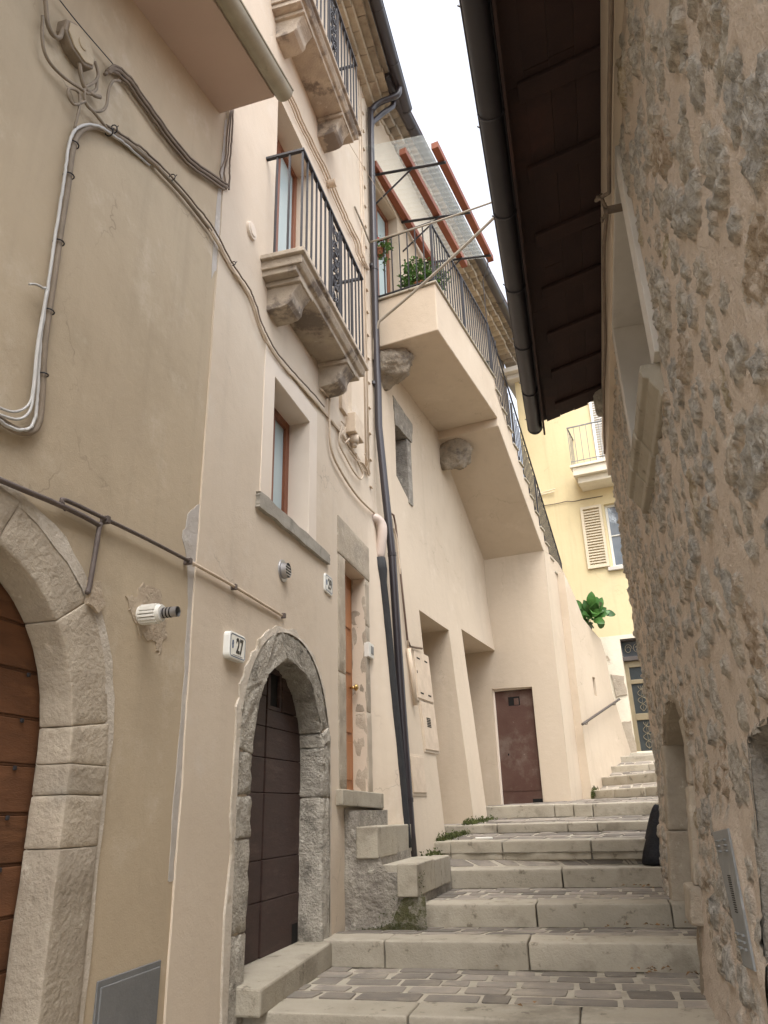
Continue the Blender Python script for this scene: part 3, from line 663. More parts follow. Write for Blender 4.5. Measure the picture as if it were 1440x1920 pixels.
# ================================================================== house with the outside staircase
hb_ = thing('stair_house', 'cream house with an outside staircase climbing to a railed landing', 'house', FB.w(2.5, 0, -.6))
nB = lambda u, z: -.04*u + bat(z)
NI1 = [(1.10, -1.6), (2.26, -1.6), (2.26, 2.27), (1.10, 2.29)]; NI2 = [(2.90, -1.6), (4.85, -1.6), (4.85, 2.42), (2.90, 2.42)]
BW = [(.70, 3.95), (1.22, 3.72), (1.22, 5.0), (.70, 5.1)]
BD = rect(.20, 1.12, 6.17, 8.5)
# second recess is an opening from pillar to staircase wall
mb2 = facade(FB, [(-.02, -1.7), (2.90, -1.7), (2.90, 2.42), (4.9, 2.44), (4.9, 4.1), (8.4, 4.1), (8.4, 10.5), (-.02, 10.5)], [(NI1, .8), (BW, .3), (BD, .25)], nf=nB, step=.24)
mb2.q((2.90, nB(2.9, -1.7), -1.7), (2.90, nB(2.9, 2.42), 2.42), (2.90, -.9, 2.42), (2.90, -.9, -1.7))
mb2.q((2.90, nB(2.9, 2.42), 2.42), (4.9, nB(4.9, 2.44), 2.44), (4.9, -.9, 2.44), (2.90, -.9, 2.42))
mb2.box(1.0, 2.4, -.9, -.795, -1.7, 2.4); mb2.box(2.8, 4.9, -1.0, -.9, -1.7, 2.5)
mb2.build('wall', mt['peach_dimmed'], hb_)
mb = MB(FB); mb.box(0.02, 8.38, -5, -1.05, -1.6, 10.4); mb.build('core', mt['peach_dimmed'], hb_)
# little blocked window with stone lintel under the landing
mb = MB(FB); mb.box(.62, 1.30, -.28, -.24, 3.6, 5.1); bw = mb.build('window', mt['void'], hb_)
mb = blob(FB, [(.70, 4.68), (1.24, 4.66), (1.30, 4.96), (.66, 5.08)], -.015, .25, .012, 41, 5); mb.build('lintel', mt['rubbleplaster'], bw)
mb = MB(FB); mb.box(1.10, 1.24, -.24, -.03, 3.72, 4.66); mb.build('stone_jamb', mt['rubbleplaster'], bw, bevel=.01)
# door onto the landing
bd = window(FB, .19, 1.13, 6.15, 8.5, -.2, .075, mt['chestnut'], mt['glassblue'], hb_, mull=1, name='landing_door')
# roof: stepped tile courses, gutter, tiles
cornice(FB, -.1, 8.5, -.12, 9.92, 4, hb_, st=.115, h=.11, tw=.2)
mb = MB(FB); mb.hexa([(-.2, -5, 12.2), (8.6, -5, 12.2), (8.6, .28, 10.36), (-.2, .28, 10.36)], [(-.2, -5, 12.25), (8.6, -5, 12.25), (8.6, .33, 10.42), (-.2, .33, 10.42)]); mb.build('roof', mt['roof'], hb_)
gutter(FB, [(-.1, .36, 9.98), (8.6, .36, 9.95)], .085, 'gutter', mt['pipe'], hb_, brackets=.9)
# ---- staircase
ST = .74
mb = MB(FB); mb.prism([(.08, 5.47), (2.57, 5.47), (2.57, 6.17), (.08, 6.17)], -.3, .86); mb.build('landing', mt['peach_dimmed'], hb_, bevel=.014)
mb = MB(FB); P = [(2.571, 6.169)]; s_, z_ = 2.571, 6.169
while s_ < 6.45: z_ -= .195; P.append((s_, z_)); s_ += .265; P.append((s_, z_))
P += [(6.6, 3.0), (4.8, 4.03), (2.571, 5.34)]
mb.prism(P, -.5, .86); mb.build('stair_flight', mt['peach_dimmed'], hb_, bevel=.012)
nose = MB(FB); s_, z_ = 2.571, 6.169                        # stone treads lying on the flight
while s_ < 6.3:
    z_ -= .195; nose.box(s_+.02, s_+.29, -.3, .885, z_+.002, z_+.032); s_ += .265
nose.box(.05, 2.6, -.25, .885, 6.171, 6.20); nose.build_each('tread', mt['stone_pale'], hb_, bevel=.005)
# wall with the red door
RD = [( -.245, -.4), (.44, -.4), (.43, 1.80), (-.235, 1.82)]
mb = facade(FW, [(-1.0, -1.2), (.86, -1.2), (.86, 4.06), (-1.0, 4.06)], [(RD, .12)], nf=lambda u, z: 0, step=.25)
mb.build('stair_end_wall', mt['peach_dimmed'], hb_)
mb = MB(FW)
for (a, b_, c, d) in ((-.25, -.215, -.1, 1.83), (.415, .45, -.1, 1.83), (-.215, .415, 1.785, 1.83)): mb.box(a, b_, -.115, -.05, c, d)
mb.build('door_frame', mt['band'], hb_, bevel=.004)
mb = MB(FW); mb.box(-.225, .425, -.11, -.085, .06, 1.78)
rdo = mb.build('cellar_door', mt['reddoor'], hb_, bevel=.003)
mb = MB(FW); mb.box(-.0, .19, -.09, -.0835, 1.54, 1.68); mb.box(.25, .43, -.09, -.0836, .055, .13); mb.build_each('door_hole', mt['void'], rdo)
mb = MB(FW); mb.box(.095, .17, -.086, -.081, 1.55, 1.655); mb.box(.0, .43, -.0855, -.0825, 1.475, 1.48); mb.box(-.225, .425, -.0855, -.079, .25, .258); mb.box(.40, .43, -.09, -.078, 1.46, 1.5); mb.box(.40, .43, -.09, -.078, .28, .32); mb.build('plate', mt['reddoor'], rdo)
mb = MB(FW); mb.box(-.08, -.06, -.09, -.08, .78, .81); mb.build('keyhole', mt['void'], rdo)
# threshold kerb under it and pale reveals
# outer walls of the stair foot
out_px = [(1057, 1072), (1078, 1119), (1094, 1161), (1110, 1181), (1126, 1199), (1136, 1230), (1148, 1298), (1160, 1337), (1167, 1361), (1183, 1412)]
top = px2(FF, out_px)
mb = facade(FB, [(4.80, -1.2), (6.33, -1.2), (6.33, 4.06), (5.9, 4.12), (5.3, 4.10), (4.80, 4.03)], [], nf=lambda u, z: 0, step=.25, base_n=.86)
for a, b_ in (((4.80, 4.03), (5.3, 4.10)), ((5.3, 4.10), (5.9, 4.12)), ((5.9, 4.12), (6.33, 4.06))): mb.q((a[0], .865, a[1]), (b_[0], .865, b_[1]), (b_[0], .55, b_[1]), (a[0], .55, a[1]))
mb.build('stair_side_wall', mt['peach_dimmed'], hb_)
SLT = px2(FF, [(1110, 1268), (1117, 1274), (1119, 1307), (1112, 1302)])
SLT = [(SLT[0][0], 1.80), (SLT[0][0]+.14, 1.80), (SLT[0][0]+.14, 2.12), (SLT[0][0], 2.12)]
poly = [(top[0][0]-.02, -1.2)] + top + [(top[-1][0]+.02, -1.2)]
mb = facade(FF, poly, [(SLT, .2)], nf=lambda u, z: .05*sstep(1.2, -.6, z), step=.25, rim=.3)
mb.box(SLT[0][0]-.05, SLT[0][0]+.2, -.25, -.19, 1.75, 2.2); mb.build('parapet_wall', mt['peach_dimmed'], hb_)
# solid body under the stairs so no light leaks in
mb = MB(FB); mb.prism([(4.95, -1.2), (6.2, -1.2), (6.2, 3.0), (4.95, 3.7)], -.8, .75); mb.build('stair_core', mt['peach_dimmed'], hb_)
# fallen-plaster stones left under the landing: two old corbels
def lump(fr, c, r, seed, name, mat, parent, sq=3., am=1.):
    bm = bmesh.new(); bmesh.ops.create_icosphere(bm, subdivisions=5, radius=1); mb = MB(fr)
    for v in bm.verts:
        x, y, z = v.co; d = (abs(x)**sq+abs(y)**sq+abs(z)**sq)**(1/sq)
        k = 1 + am*(.22*mnoise.noise(Vector((x, y, z))*1.5+Vector((seed, 0, 0))) + .10*abs(mnoise.noise(Vector((x, y, z))*3.4+Vector((seed, 3, 0)))) + .045*mnoise.noise(Vector((x, y, z))*11+Vector((seed, 7, 0))))
        mb.v.append(fr.w(c[0]+x/d*r[0]*k, c[1]+y/d*r[1]*k, c[2]+z/d*r[2]*k))
    for f in bm.faces: mb.f.append([v.index for v in f.verts]); mb.fc.append(0.)
    bm.free(); return mb.build(name, mat, parent, smooth=True)
lump(FB, (.33, -.02, 5.34), (.21, .40, .26), 4, 'old_corbel', mt['oldcorbel'], hb_, 2.2, 1.5)
lump(FB, (2.70, .08, 5.08), (.13, .27, .24), 9, 'old_corbel', mt['oldcorbel'], hb_, 2.4, 1.5)
# ---- iron railing of landing and flight
rl = MB(FB); n = .84; z0 = 6.19
rail_pts = [(.10, -.02, 7.17), (.10, n, 7.17), (2.55, n, 7.20)]
def bar(mb, a, b_, h=.012): mb.tube([a, b_], h, 6)
rl.box(.088, .112, 0, n+.012, 7.16, 7.184); rl.box(.112, 2.56, n-.012, n+.012, 7.16, 7.184)
rl.box(.09, .11, 0, n, z0+.06, z0+.078); rl.box(.11, 2.56, n-.01, n+.01, z0+.06, z0+.078)
for v in np.linspace(.05, n, 8): rl.box(.093, .107, v-.007, v+.007, z0, 7.16)
for u in np.linspace(.1, 2.5, 24): rl.box(u-.007, u+.007, n-.007, n+.007, z0, 7.16)
for u in (.1, 1.3, 2.55): rl.box(u-.014, u+.014, n-.014, n+.014, z0-.03, 7.17)
sl0 = lambda u: 6.10-ST*(u-2.571)
pts = [(2.56, n, 7.17), (2.95, n, 6.96), (6.35, n, sl0(6.35)+.92)]
for a, b_ in zip(pts[:-1], pts[1:]): bar(rl, a, b_, .014)
bar(rl, (2.56, n, 6.24), (6.35, n, sl0(6.35)+.10), .009)
for u in np.arange(2.65, 6.36, .1): rl.box(u-.007, u+.007, n-.007, n+.007, sl0(u)-.06, sl0(u)+.92 if u > 2.95 else 7.1)
for u in (3.6, 4.8, 6.3): rl.box(u-.014, u+.014, n-.014, n+.014, sl0(u)-.1, sl0(u)+.92)
# inner handrail by the wall
bar(rl, (2.7, .05, 7.0), (6.35, .0, sl0(6.35)+.92), .012)
for u in np.arange(2.75, 6.36, .18): rl.box(u-.007, u+.007, .0, .014, sl0(u)-.2, sl0(u)+.9)
rl.build('stair_railing', mt['iron'], hb_)
# ---- handrail up the last steps
mb = MB(FF); a, b_ = px2(FF, [(1092, 1358), (1161, 1311)], .09); mb.tube([(a[0], .09, a[1]), (b_[0], .09, b_[1])], .022, 8)
for t in (.12, .88): u, z = a[0]+(b_[0]-a[0])*t, a[1]+(b_[1]-a[1])*t; mb.tube([(u, -.02, z-.05), (u, .08, z-.05), (u, .09, z)], .008, 6)
tag(mb.build('handrail', mt['hand']), 'short dark handrail fixed to the stair parapet beside the upper steps', 'handrail')
# ---- awning over the landing
aw = thing('awning', 'awning of red brown beams and clear corrugated sheet above the landing', 'awning', FB.w(1.1, 0, 8.3))
za = lambda n_: 8.72-.25*n_
for nn in (.02, .53, 1.0):
    mb = MB(FB); u0, u1 = (.15, 2.75) if nn < .1 else ((.02, 2.62) if nn < .6 else (.02, 2.55))
    mb.box(u0, u1, nn-.05, nn+.05, za(nn)-.14, za(nn)-.03); mb.build('beam', mt['beam'], aw, bevel=.005)
for u in (.28, 1.32, 2.36):
    mb = MB(FB); mb.tube([(u, -.1, za(-.1)-.16), (u, 1.06, za(1.06)-.16)], .02, 8); mb.tube([(u, -.1, za(0)-.75), (u, .55, za(.55)-.17)], .013, 8); mb.build('arm', mt['iron'], aw)
mb = MB(FB); K = 260; r0 = []; r1 = []
for i in range(K+1):
    u = -.12 + 2.72*i/K; dz = .016*math.sin(2*math.pi*u/.10)
    r0.append(mb.p(u, -.12, za(-.12)+dz)); r1.append(mb.p(u, 1.0, za(1.0)+dz))
for i in range(K): mb.f.append([r0[i], r0[i+1], r1[i+1], r1[i]]); mb.fc.append(0.)
sh = mb.build('sheet', mt['sheet'], aw, smooth=True, norm=False)
mb = MB(FB); mb.tube([(2.40, .98, za(1)-.17), (2.42, .98, za(1)-.3), (2.46, .86, 7.95), (2.5, .85, 7.17)], .007, 6); mb.build('rod', mt['iron'], aw)
# ---- plants on the landing and the parapet
def leaves(mb, c, R, n, size, rnd, fr=FB, flat=.9, wide=.55):
    for i in range(n):
        while True:
            d = np.array([rnd.uniform(-1, 1) for _ in range(3)])
            if .25 < np.linalg.norm(d) < 1: break
        d *= (.8+.35*nz(d[0]*2, d[1]*2, d[2]*2+R[0]*9))
        P = fr.w(c[0]+d[0]*R[0], c[1]+d[1]*R[1], c[2]+d[2]*R[2])
        a = np.array([rnd.gauss(0, 1), rnd.gauss(0, 1), rnd.gauss(0, .6)]) + d*.8; a /= np.linalg.norm(a)
        b_ = np.cross(a, np.array([rnd.gauss(0, .5), rnd.gauss(0, .5), 1])); b_ /= np.linalg.norm(b_)+1e-9
        up = np.cross(b_, a); s_ = size*rnd.uniform(.6, 1.25); k = len(mb.v)
        mb.v += [P, P+a*s_*.5+b_*s_*wide*.5+up*s_*.06, P+a*s_-up*s_*.08, P+a*s_*.5-b_*s_*wide*.5+up*s_*.06]
        c_ = rnd.uniform(-1, 1); mb.f += [[k, k+1, k+2], [k, k+2, k+3]]; mb.fc += [c_, c_]
def pot(name, label, cat, fr, u, n_, z, r, h, lobes, lsize, cnt, lm='leaf', seed=1, flowers=0, group=None, mat='terracotta', twigs=True):
    t = thing(name, label, cat, fr.w(u, n_, z), group); rnd = random.Random(seed)
    mb = MB(fr); mb.tube([(u, n_, z), (u, n_, z+h*.8), (u, n_, z+h*.801), (u, n_, z+h)], [r*.72, r*.95, r*1.08, r*1.1], 16); mb.build('pot', mt[mat], t)
    mb = MB(fr)
    for (c, R) in lobes: leaves(mb, (u+c[0], n_+c[1], z+c[2]), R, cnt, lsize, rnd, fr)
    mb.build('foliage', mt[lm], t, norm=False)
    if twigs:
        mb = MB(fr)
        for (c, R) in lobes:
            for k in range(4):
                e = (u+c[0]+rnd.uniform(-.6, .6)*R[0], n_+c[1]+rnd.uniform(-.6, .6)*R[1], z+c[2]+rnd.uniform(-.3, .7)*R[2]); mb.tube([(u, n_, z+h*.9), ((u+e[0])/2+.02, (n_+e[1])/2, (z+h+e[2])/2), e], [.008, .006, .003], 5)
        mb.build('stem', mt['cable_brown'], t)
    if flowers:
        mb = MB(fr); c, R = lobes[0]; leaves(mb, (u+c[0], n_+c[1], z+c[2]), R, flowers, lsize*.9, rnd, fr, wide=.9); mb.build('flower', mt['flower'], t, norm=False)
    return t
lob = [((.16*math.cos(a)*1.2, .12*math.cos(a)*1.5-.05, .55+.17*math.sin(a)), (.12, .13, .11)) for a in np.linspace(.2, 5.6, 9)]
pot('potted_plant', 'trained potted plant whose leafy arch rises behind the landing railing', 'plant', FB, .55, .62, 6.2, .11, .17, lob, .055, 75, seed=3)
pot('potted_plant', 'round bushy plant in a terracotta pot at the landing corner', 'plant', FB, .26, .60, 6.2, .10, .16, [((0, .02, .26), (.2, .22, .17)), ((0, .12, .18), (.14, .16, .13)), ((-.05, -.14, .2), (.15, .14, .14))], .06, 260, seed=5)
t = pot('hanging_plant', 'straggling red flowered plant hung on the railing beside the downpipe', 'plant', FB, .12, .10, 6.93, .06, .10, [((0, .02, .18), (.12, .12, .14)), ((-.02, .06, -.05), (.06, .07, .24)), ((-.03, .12, .1), (.08, .09, .1))], .05, 60, seed=7, flowers=7)
pot('potted_plant', 'small green plant in a pot on the upper stair treads', 'plant', FB, 2.55, .72, 6.2, .08, .12, [((.02, .02, .2), (.12, .11, .14))], .05, 150, lm='leafdark', seed=9)
# big-leaved plant on the parapet
u, z = FF.pix(1100, 1165, -.12)
t = thing('broad_leaved_plant', 'dark green broad leaved plant on top of the sloping parapet', 'plant', FF.w(u, -.12, z))
rnd = random.Random(14); mb = MB(FF); st = MB(FF)
def bigleaf(mb, P, a, nrm, L_, W_):
    a = a/np.linalg.norm(a); b_ = np.cross(nrm, a); b_ /= np.linalg.norm(b_); up = np.cross(a, b_); k0 = len(mb.v); n_ = 7; c_ = rnd.uniform(-1, 1)
    for i in range(n_+1):
        t_ = i/n_; wd = W_*math.sin(math.pi*min(1, t_*.93+.06))**.7*.5; cen = P + a*L_*t_ + up*(-.35*L_*t_*t_)
        mb.v += [cen - b_*wd + up*wd*.25, cen, cen + b_*wd + up*wd*.25]
    for i in range(n_):
        q = k0+3*i; mb.f += [[q, q+1, q+4, q+3], [q+1, q+2, q+5, q+4]]; mb.fc += [c_, c_]
for i in range(60):
    az = rnd.uniform(0, 2*math.pi); el = rnd.uniform(-.5, 1.3); Lr = rnd.uniform(.05, .30)
    d = np.array([math.cos(az)*math.cos(el), math.sin(az)*math.cos(el), math.sin(el)])
    base = FF.w(u, -.05, z+.04); P = base + d*Lr*np.array([1.1, .9, .9]); st.tubew([base, base+d*Lr*.5+np.array([0, 0, .03]), P], .006, 5)
    bigleaf(mb, P, d+np.array([rnd.uniform(-.5, .5), rnd.uniform(-.6, .2), rnd.uniform(-.4, .3)]), np.array([rnd.uniform(-.6, .4), -1.0, rnd.uniform(.1, .8)]), rnd.uniform(.17, .26), rnd.uniform(.14, .20))
mb.build('foliage', mt['leafdark'], t, smooth=True, norm=False); st.build('stem', mt['leafdark'], t)
mb = MB(FF); mb.tube([(u, -.17, z-.45), (u, -.17, z-.12)], [.10, .13], 16); mb.build('pot', mt['foam'], t)

# ================================================================== yellow house at the end of the alley
ye = thing('yellow_house', 'yellow plastered house with cream shutters and a small balcony closing the alley', 'house', FY.w(0, 0, .5))
YD = rect(.22, 1.35, .93, 3.05); YW = rect(.29, 1.15, 4.55, 5.93); YB = rect(.42, 1.30, 6.72, 8.6)
mb = facade(FY, [(-1.32, 3.12), (4, 3.12), (4, 9.5), (-1.32, 9.5)], [(YW, .15), (YB, .15)], step=.4, rim=.0)
mb.build('wall', mt['yellow'], ye)
mb = facade(FY, [(-1.32, -1), (4, -1), (4, 3.13), (-1.32, 3.13)], [(YD, .18)], step=.3, base_n=.012, rim=.02); mb.build('base_wall', mt['yellowpale'], ye)
mb = MB(FY); mb.box(-1.3, 4, -6, -.4, -1, 9.45); mb.build('core', mt['yellow'], ye)
mb = MB(FY); mb.box(-1.55, 4.3, -6, .35, 9.5, 9.62); mb.box(-1.45, 4.2, -.1, .2, 9.38, 9.5); mb.build('roof', mt['whitestone'], ye, bevel=.01)
# stone blocks at the door's left side
b = blob(FY, [(-.05, .8), (.21, .8), (.21, 1.5), (-.02, 1.45)], .035, .05, .03, 51); b.merge(blob(FY, [(-.02, 1.95), (.2, 1.98), (.2, 2.35), (-.04, 2.4)], .033, .05, .015, 52)); b.build_each('door_stone', mt['stone'], ye, bevel=.008)
# door: transom, aluminium frame, patterned glass
mb = MB(FY); fr_ = mb
for (a, b_, c, d) in ((.20, .30, .93, 2.62), (1.25, 1.37, .93, 2.62), (.30, 1.25, 2.5, 2.62), (.30, 1.25, 2.18, 2.26), (.62, .74, .93, 2.18), (.30, .62, 1.50, 1.62), (.74, 1.25, 1.5, 1.62)): mb.box(a, b_, -.14, -.09, c, d)
yd = mb.build('door', mt['alugold'], ye, bevel=.006)
mb = MB(FY); mb.box(.24, 1.3, -.13, -.12, .94, 2.6); mb.build('pane', mt['glassteal'], yd)
mb = MB(FY)
for uc in (.46, .98):
    for z0, z1 in ((.98, 1.46), (1.66, 2.14)):
        for s_ in (-1, 1):
            P = [(uc+s_*.085*abs(math.sin(3.5*math.pi*t))*(.5+.5*(1-abs(2*t-1))), -.105, z0+(z1-z0)*t) for t in np.linspace(0, 1, 22)]; mb.tube(P, .005, 5)
        mb.tube([(uc, -.105, z0), (uc, -.105, z1)], .003, 4)
mb.build_each('grille', mt['alugold'], yd)
mb = MB(FY); mb.box(.86, .96, -.1, -.07, 1.5, 1.63); mb.build('handle', mt['iron'], yd, bevel=.01)
mb = MB(FY)
for (a, b_, c, d) in ((.14, .22, 2.62, 3.1), (1.3, 1.4, 2.62, 3.1), (.22, 1.3, 3.02, 3.1), (.22, 1.3, 2.62, 2.70)): mb.box(a, b_, -.13, -.01, c, d)
tr = mb.build('transom', mt['hand'], ye, bevel=.006)
mb = MB(FY); mb.box(.2, 1.3, -.13, -.12, 2.66, 3.06); mb.build('pane', mt['glassdark'], tr)
mb = MB(FY)
for k in range(6):
    c_ = .34+.16*k; mb.tube([(c_+.075*math.cos(a)*(1-a/14), -.1, 2.86+.1*math.sin(a)*(1-a/14)) for a in np.linspace(0, 9, 26)], .005, 5)
mb.build_each('grille', mt['alugold'], tr)
# shuttered window and balcony door
def shutter(fr, u0, u1, z0, z1, n_, parent, mat, name='shutter', ang=0):
    mb = MB(fr); fw = .055
    for (a, b_, c, d) in ((u0, u0+fw, z0, z1), (u1-fw, u1, z0, z1), (u0+fw, u1-fw, z0, z0+fw), (u0+fw, u1-fw, z1-fw, z1)): mb.box(a, b_, n_, n_+.035, c, d)
    z = z0+fw
    while z < z1-fw-.02: mb.hexa([(u0+fw, n_+.004, z), (u1-fw, n_+.004, z), (u1-fw, n_+.028, z-.012), (u0+fw, n_+.028, z-.012)], [(u0+fw, n_+.004, z+.030), (u1-fw, n_+.004, z+.030), (u1-fw, n_+.030, z+.016), (u0+fw, n_+.030, z+.016)]); z += .06
    return mb.build(name, mat, parent)
wy = window(FY, .28, 1.16, 4.54, 5.94, -.1, .06, mt['white'], mt['glasssky'], ye, mull=1, bars=1)
shutter(FY, -.20, .24, 4.56, 5.93, .02, ye, mt['shutter'])
mb = MB(FY); mb.box(.2, 1.3, -.05, .07, 4.46, 4.535); mb.build('sill', mt['whitestone'], wy, bevel=.005)
wy2 = window(FY, .41, 1.31, 6.7, 8.61, -.12, .06, mt['white'], mt['glasssky'], ye, mull=1, name='balcony_door')
shutter(FY, .30, .86, 6.74, 8.6, .02, ye, mt['shutterwhite']); shutter(FY, .90, 1.4, 6.74, 8.6, .02, ye, mt['shutterwhite'])
mb = MB(FY); mb.box(-.16, 1.9, -.05, .62, 6.44, 6.62); mb.box(-.20, 1.94, -.05, .66, 6.62, 6.68); mb.box(-.10, 1.84, -.05, .5, 6.30, 6.44)
by = mb.build('balcony', mt['yellowpale'], ye, bevel=.008)
mb = MB(FY); mb.box(-.17, 1.9, .60, .625, 7.56, 7.585); mb.box(-.17, -.145, 0, .6, 7.56, 7.585); mb.box(-.17, 1.9, .605, .62, 6.76, 6.775)
for u in np.arange(-.16, 1.9, .13): mb.box(u-.006, u+.006, .606, .618, 6.68, 7.56)
for v in (.15, .3, .45): mb.box(-.163, -.151, v-.006, v+.006, 6.68, 7.56)
mb.build('railing', mt['greymetal'], by)
P = pth(FY, [(1020, 948), (1045, 944), (1062, 940), (1075, 940), (1095, 936), (1130, 930)], .02)
mb = MB(); mb.tubew(P, .008, 6); tag(mb.build('wall_cable', mt['greypipe']), 'thin sagging cable on the yellow wall below the far balcony', 'cable')
mb = MB(FY); u, z = FY.pix(1010, 925); mb.box(u-.05, u+.05, 0, .06, z-.1, z+.1); mb.tube([(u, .03, z-.02), (u+.38, .05, z+.01)], .012, 6); mb.tube([(u, .03, z-.06), (u+.36, .05, z-.05)], .012, 6)
tag(mb.build('wall_box', mt['yellowpale'], bevel=.005), 'small pale junction box with two prongs on the yellow wall', 'junction box')

# ================================================================== rubble stone house on the right
ru = thing('stone_house', 'rubble stone house with a dark timbered eave leaning over the alley', 'house', FR.w(4, 0, -1.2))
def lattice(x, y, seed):
    h = (x.astype(np.int64)*374761393 + y.astype(np.int64)*668265263 + seed*974711) & 0xffffffff
    h = ((h ^ (h >> 13))*1274126177) & 0xffffffff
    return ((h ^ (h >> 16)) & 0xffff)/65535.
def vnoise(x, y, seed=0):
    xi, yi = np.floor(x), np.floor(y); fx, fy = x-xi, y-yi; fx = fx*fx*(3-2*fx); fy = fy*fy*(3-2*fy)
    a = lattice(xi, yi, seed); b = lattice(xi+1, yi, seed); c = lattice(xi, yi+1, seed); d = lattice(xi+1, yi+1, seed)
    return (a*(1-fx)+b*fx)*(1-fy)+(c*(1-fx)+d*fx)*fy
def fbm(x, y, o=4, seed=0):
    r_ = 0; a = .5
    for i in range(o): r_ = r_ + a*(vnoise(x*2**i, y*2**i, seed+i)-.5); a *= .5
    return r_*2
RW_ = rect(3.52, 5.12, 2.06, 3.40)
RN1 = [(5.25, -1.4), (6.9, -1.4), (6.9, .45), (6.5, .62), (5.9, .70), (5.45, .62), (5.25, .45)]
RN2 = [(1.6, -1.4), (3.10, -1.4), (3.10, -.4), (3.08, .20), (2.4, .27), (1.6, .31)]
uv = np.concatenate([np.arange(-1., .9, .06), np.arange(.9, 3.4, .013), np.arange(3.4, 4.2, .018), np.arange(4.2, 8.32, .03)]); zv = np.arange(-1.6, 4.0, .0165)
UU, ZZ = np.meshgrid(uv, zv); H = .016*fbm(UU*1.1, ZZ*1.1, 3, 1) + .006*fbm(UU*6, ZZ*6, 3, 5) + .004*fbm(UU*22, ZZ*22, 2, 9)
MASK = np.zeros_like(UU); TON = np.zeros_like(UU)
rs = random.Random(33); z = -1.6
wobx = fbm(UU*7, ZZ*7, 3, 21)*.6 + fbm(UU*26, ZZ*26, 3, 61)*.35; wobz = fbm(UU*7+31, ZZ*7, 3, 23)*.6 + fbm(UU*26+9, ZZ*26, 3, 63)*.35
fine = .5-2.2*np.abs(fbm(UU*13, ZZ*17, 4, 31)); fine2 = fbm(UU*45, ZZ*45, 3, 41)
while z < 4.0:
    h = rs.uniform(.11, .21); u = -3 + rs.uniform(0, .2)
    while u < 8.3:
        ww = rs.choice([rs.uniform(.09, .20), rs.uniform(.16, .36)])
        if rs.random() < .95:
            ex = rs.choice([.4, .55, .7, .85, 1., 1.05]); a, b = ww*.5*ex*rs.uniform(.8, 1.05), h*.5*min(1.05, ex*1.15)
            cu, cz = u+ww/2+rs.uniform(-.03, .03), z+h/2+rs.uniform(-.03, .03); ro_ = rs.uniform(-.35, .35); tone = rs.random(); pr = rs.uniform(-.006, .03); tl = rs.uniform(-.5, .5); tl2 = rs.uniform(-.7, .3)
            i0, i1 = np.searchsorted(uv, [cu-a*1.8, cu+a*1.8]); j0, j1 = np.searchsorted(zv, [cz-b*2.2, cz+b*2.2])
            if i1 > i0 and j1 > j0:
                sl_ = (slice(j0, j1), slice(i0, i1)); du = UU[sl_]-cu; dz = ZZ[sl_]-cz
                x = (du*math.cos(ro_)+dz*math.sin(ro_))/a + wobx[sl_]; y = (-du*math.sin(ro_)+dz*math.cos(ro_))/b + wobz[sl_]
                d = (np.abs(x)**2.6+np.abs(y)**2.6)**(1/2.6)
                mk = np.clip((1.05-d)/.07, 0, 1)
                bump_ = pr*(1+.6*tl*x+.6*tl2*y) + .024*fine[sl_] + .016*fine2[sl_]
                edge = np.clip(1-np.abs(d-1.06)/.13, 0, 1)*(.013-.012*y)
                H[sl_] = H[sl_]*(1-mk*.7) + mk*bump_ - edge
                new = mk > MASK[sl_]; TON[sl_] = np.where(new, tone, TON[sl_]); MASK[sl_] = np.maximum(MASK[sl_], mk)
        u += ww+rs.uniform(.01, .05)
    z += h+rs.uniform(.0, .03)
# smooth rendered foot of the wall and top band stay bare of stones
foot = np.clip((-.72+.25*fbm(UU*1.3, ZZ*0+3, 2, 77)-ZZ)/.12, 0, 1); H *= (1-.65*foot); MASK *= (1-foot); H *= .72
flare = .13*np.clip((.3-ZZ)/1.2, 0, 1.6)
H += flare + .012*np.sin(UU*.9)
nf = lambda z: .015+.13*min(1.6, max(0, (.3-z)/1.2))
c4 = []                                                # corners of the steel cabinet door set flush in the wall
for xy in ((1337, 1560), (1365, 1553), (1416, 1822), (1396, 1812)):
    n_ = .05
    for _ in range(12): uz = FR.pix(*xy, n_); n_ = .5*n_+.5*(nf(uz[1])+.01)
    c4.append(uz)
cz_ = np.array([c[1] for c in c4]); zt_, zb_ = cz_[:2].mean(), cz_[2:].mean(); tt = np.clip((ZZ-zt_)/(zb_-zt_), -.3, 1.3)
ul = c4[0][0]+(c4[3][0]-c4[0][0])*tt; ur = c4[1][0]+(c4[2][0]-c4[1][0])*tt
ins = np.clip((ul+.14-UU)/.10, 0, 1)*np.clip((UU-ur+.14)/.10, 0, 1)*np.clip((ZZ-zb_+.1)/.08, 0, 1)*np.clip((zt_+.1-ZZ)/.08, 0, 1)
H = H*(1-ins) + (flare+.020)*ins; MASK *= (1-ins)
# far end: ragged quoin edge
keepu = 8.05 + .10*np.round(2*np.sin(np.floor(ZZ/.23)*2.1))/2*.6 + .05*fbm(UU*0+ZZ*5, ZZ*5, 2, 3) - .28*np.clip((ZZ-2.4)/1.4, 0, 1)
J, I = UU.shape; cen = lambda A: .25*(A[:-1, :-1]+A[1:, :-1]+A[:-1, 1:]+A[1:, 1:])
cu, cz, ck = cen(UU), cen(ZZ), cen(keepu)
keep = cu < ck
for pl in (RW_, RN1, RN2):
    bb = np.array(pl); cand = np.argwhere((cu > bb[:, 0].min()) & (cu < bb[:, 0].max()) & (cz > bb[:, 1].min()) & (cz < bb[:, 1].max()))
    for j, i in cand:
        if inpoly(cu[j, i], cz[j, i], pl): keep[j, i] = False
W3_ = FR.o[None, None, :] + FR.U*UU[..., None] + FR.N*H[..., None] + Zv*ZZ[..., None]
jj, ii = np.nonzero(keep); base = jj*I+ii
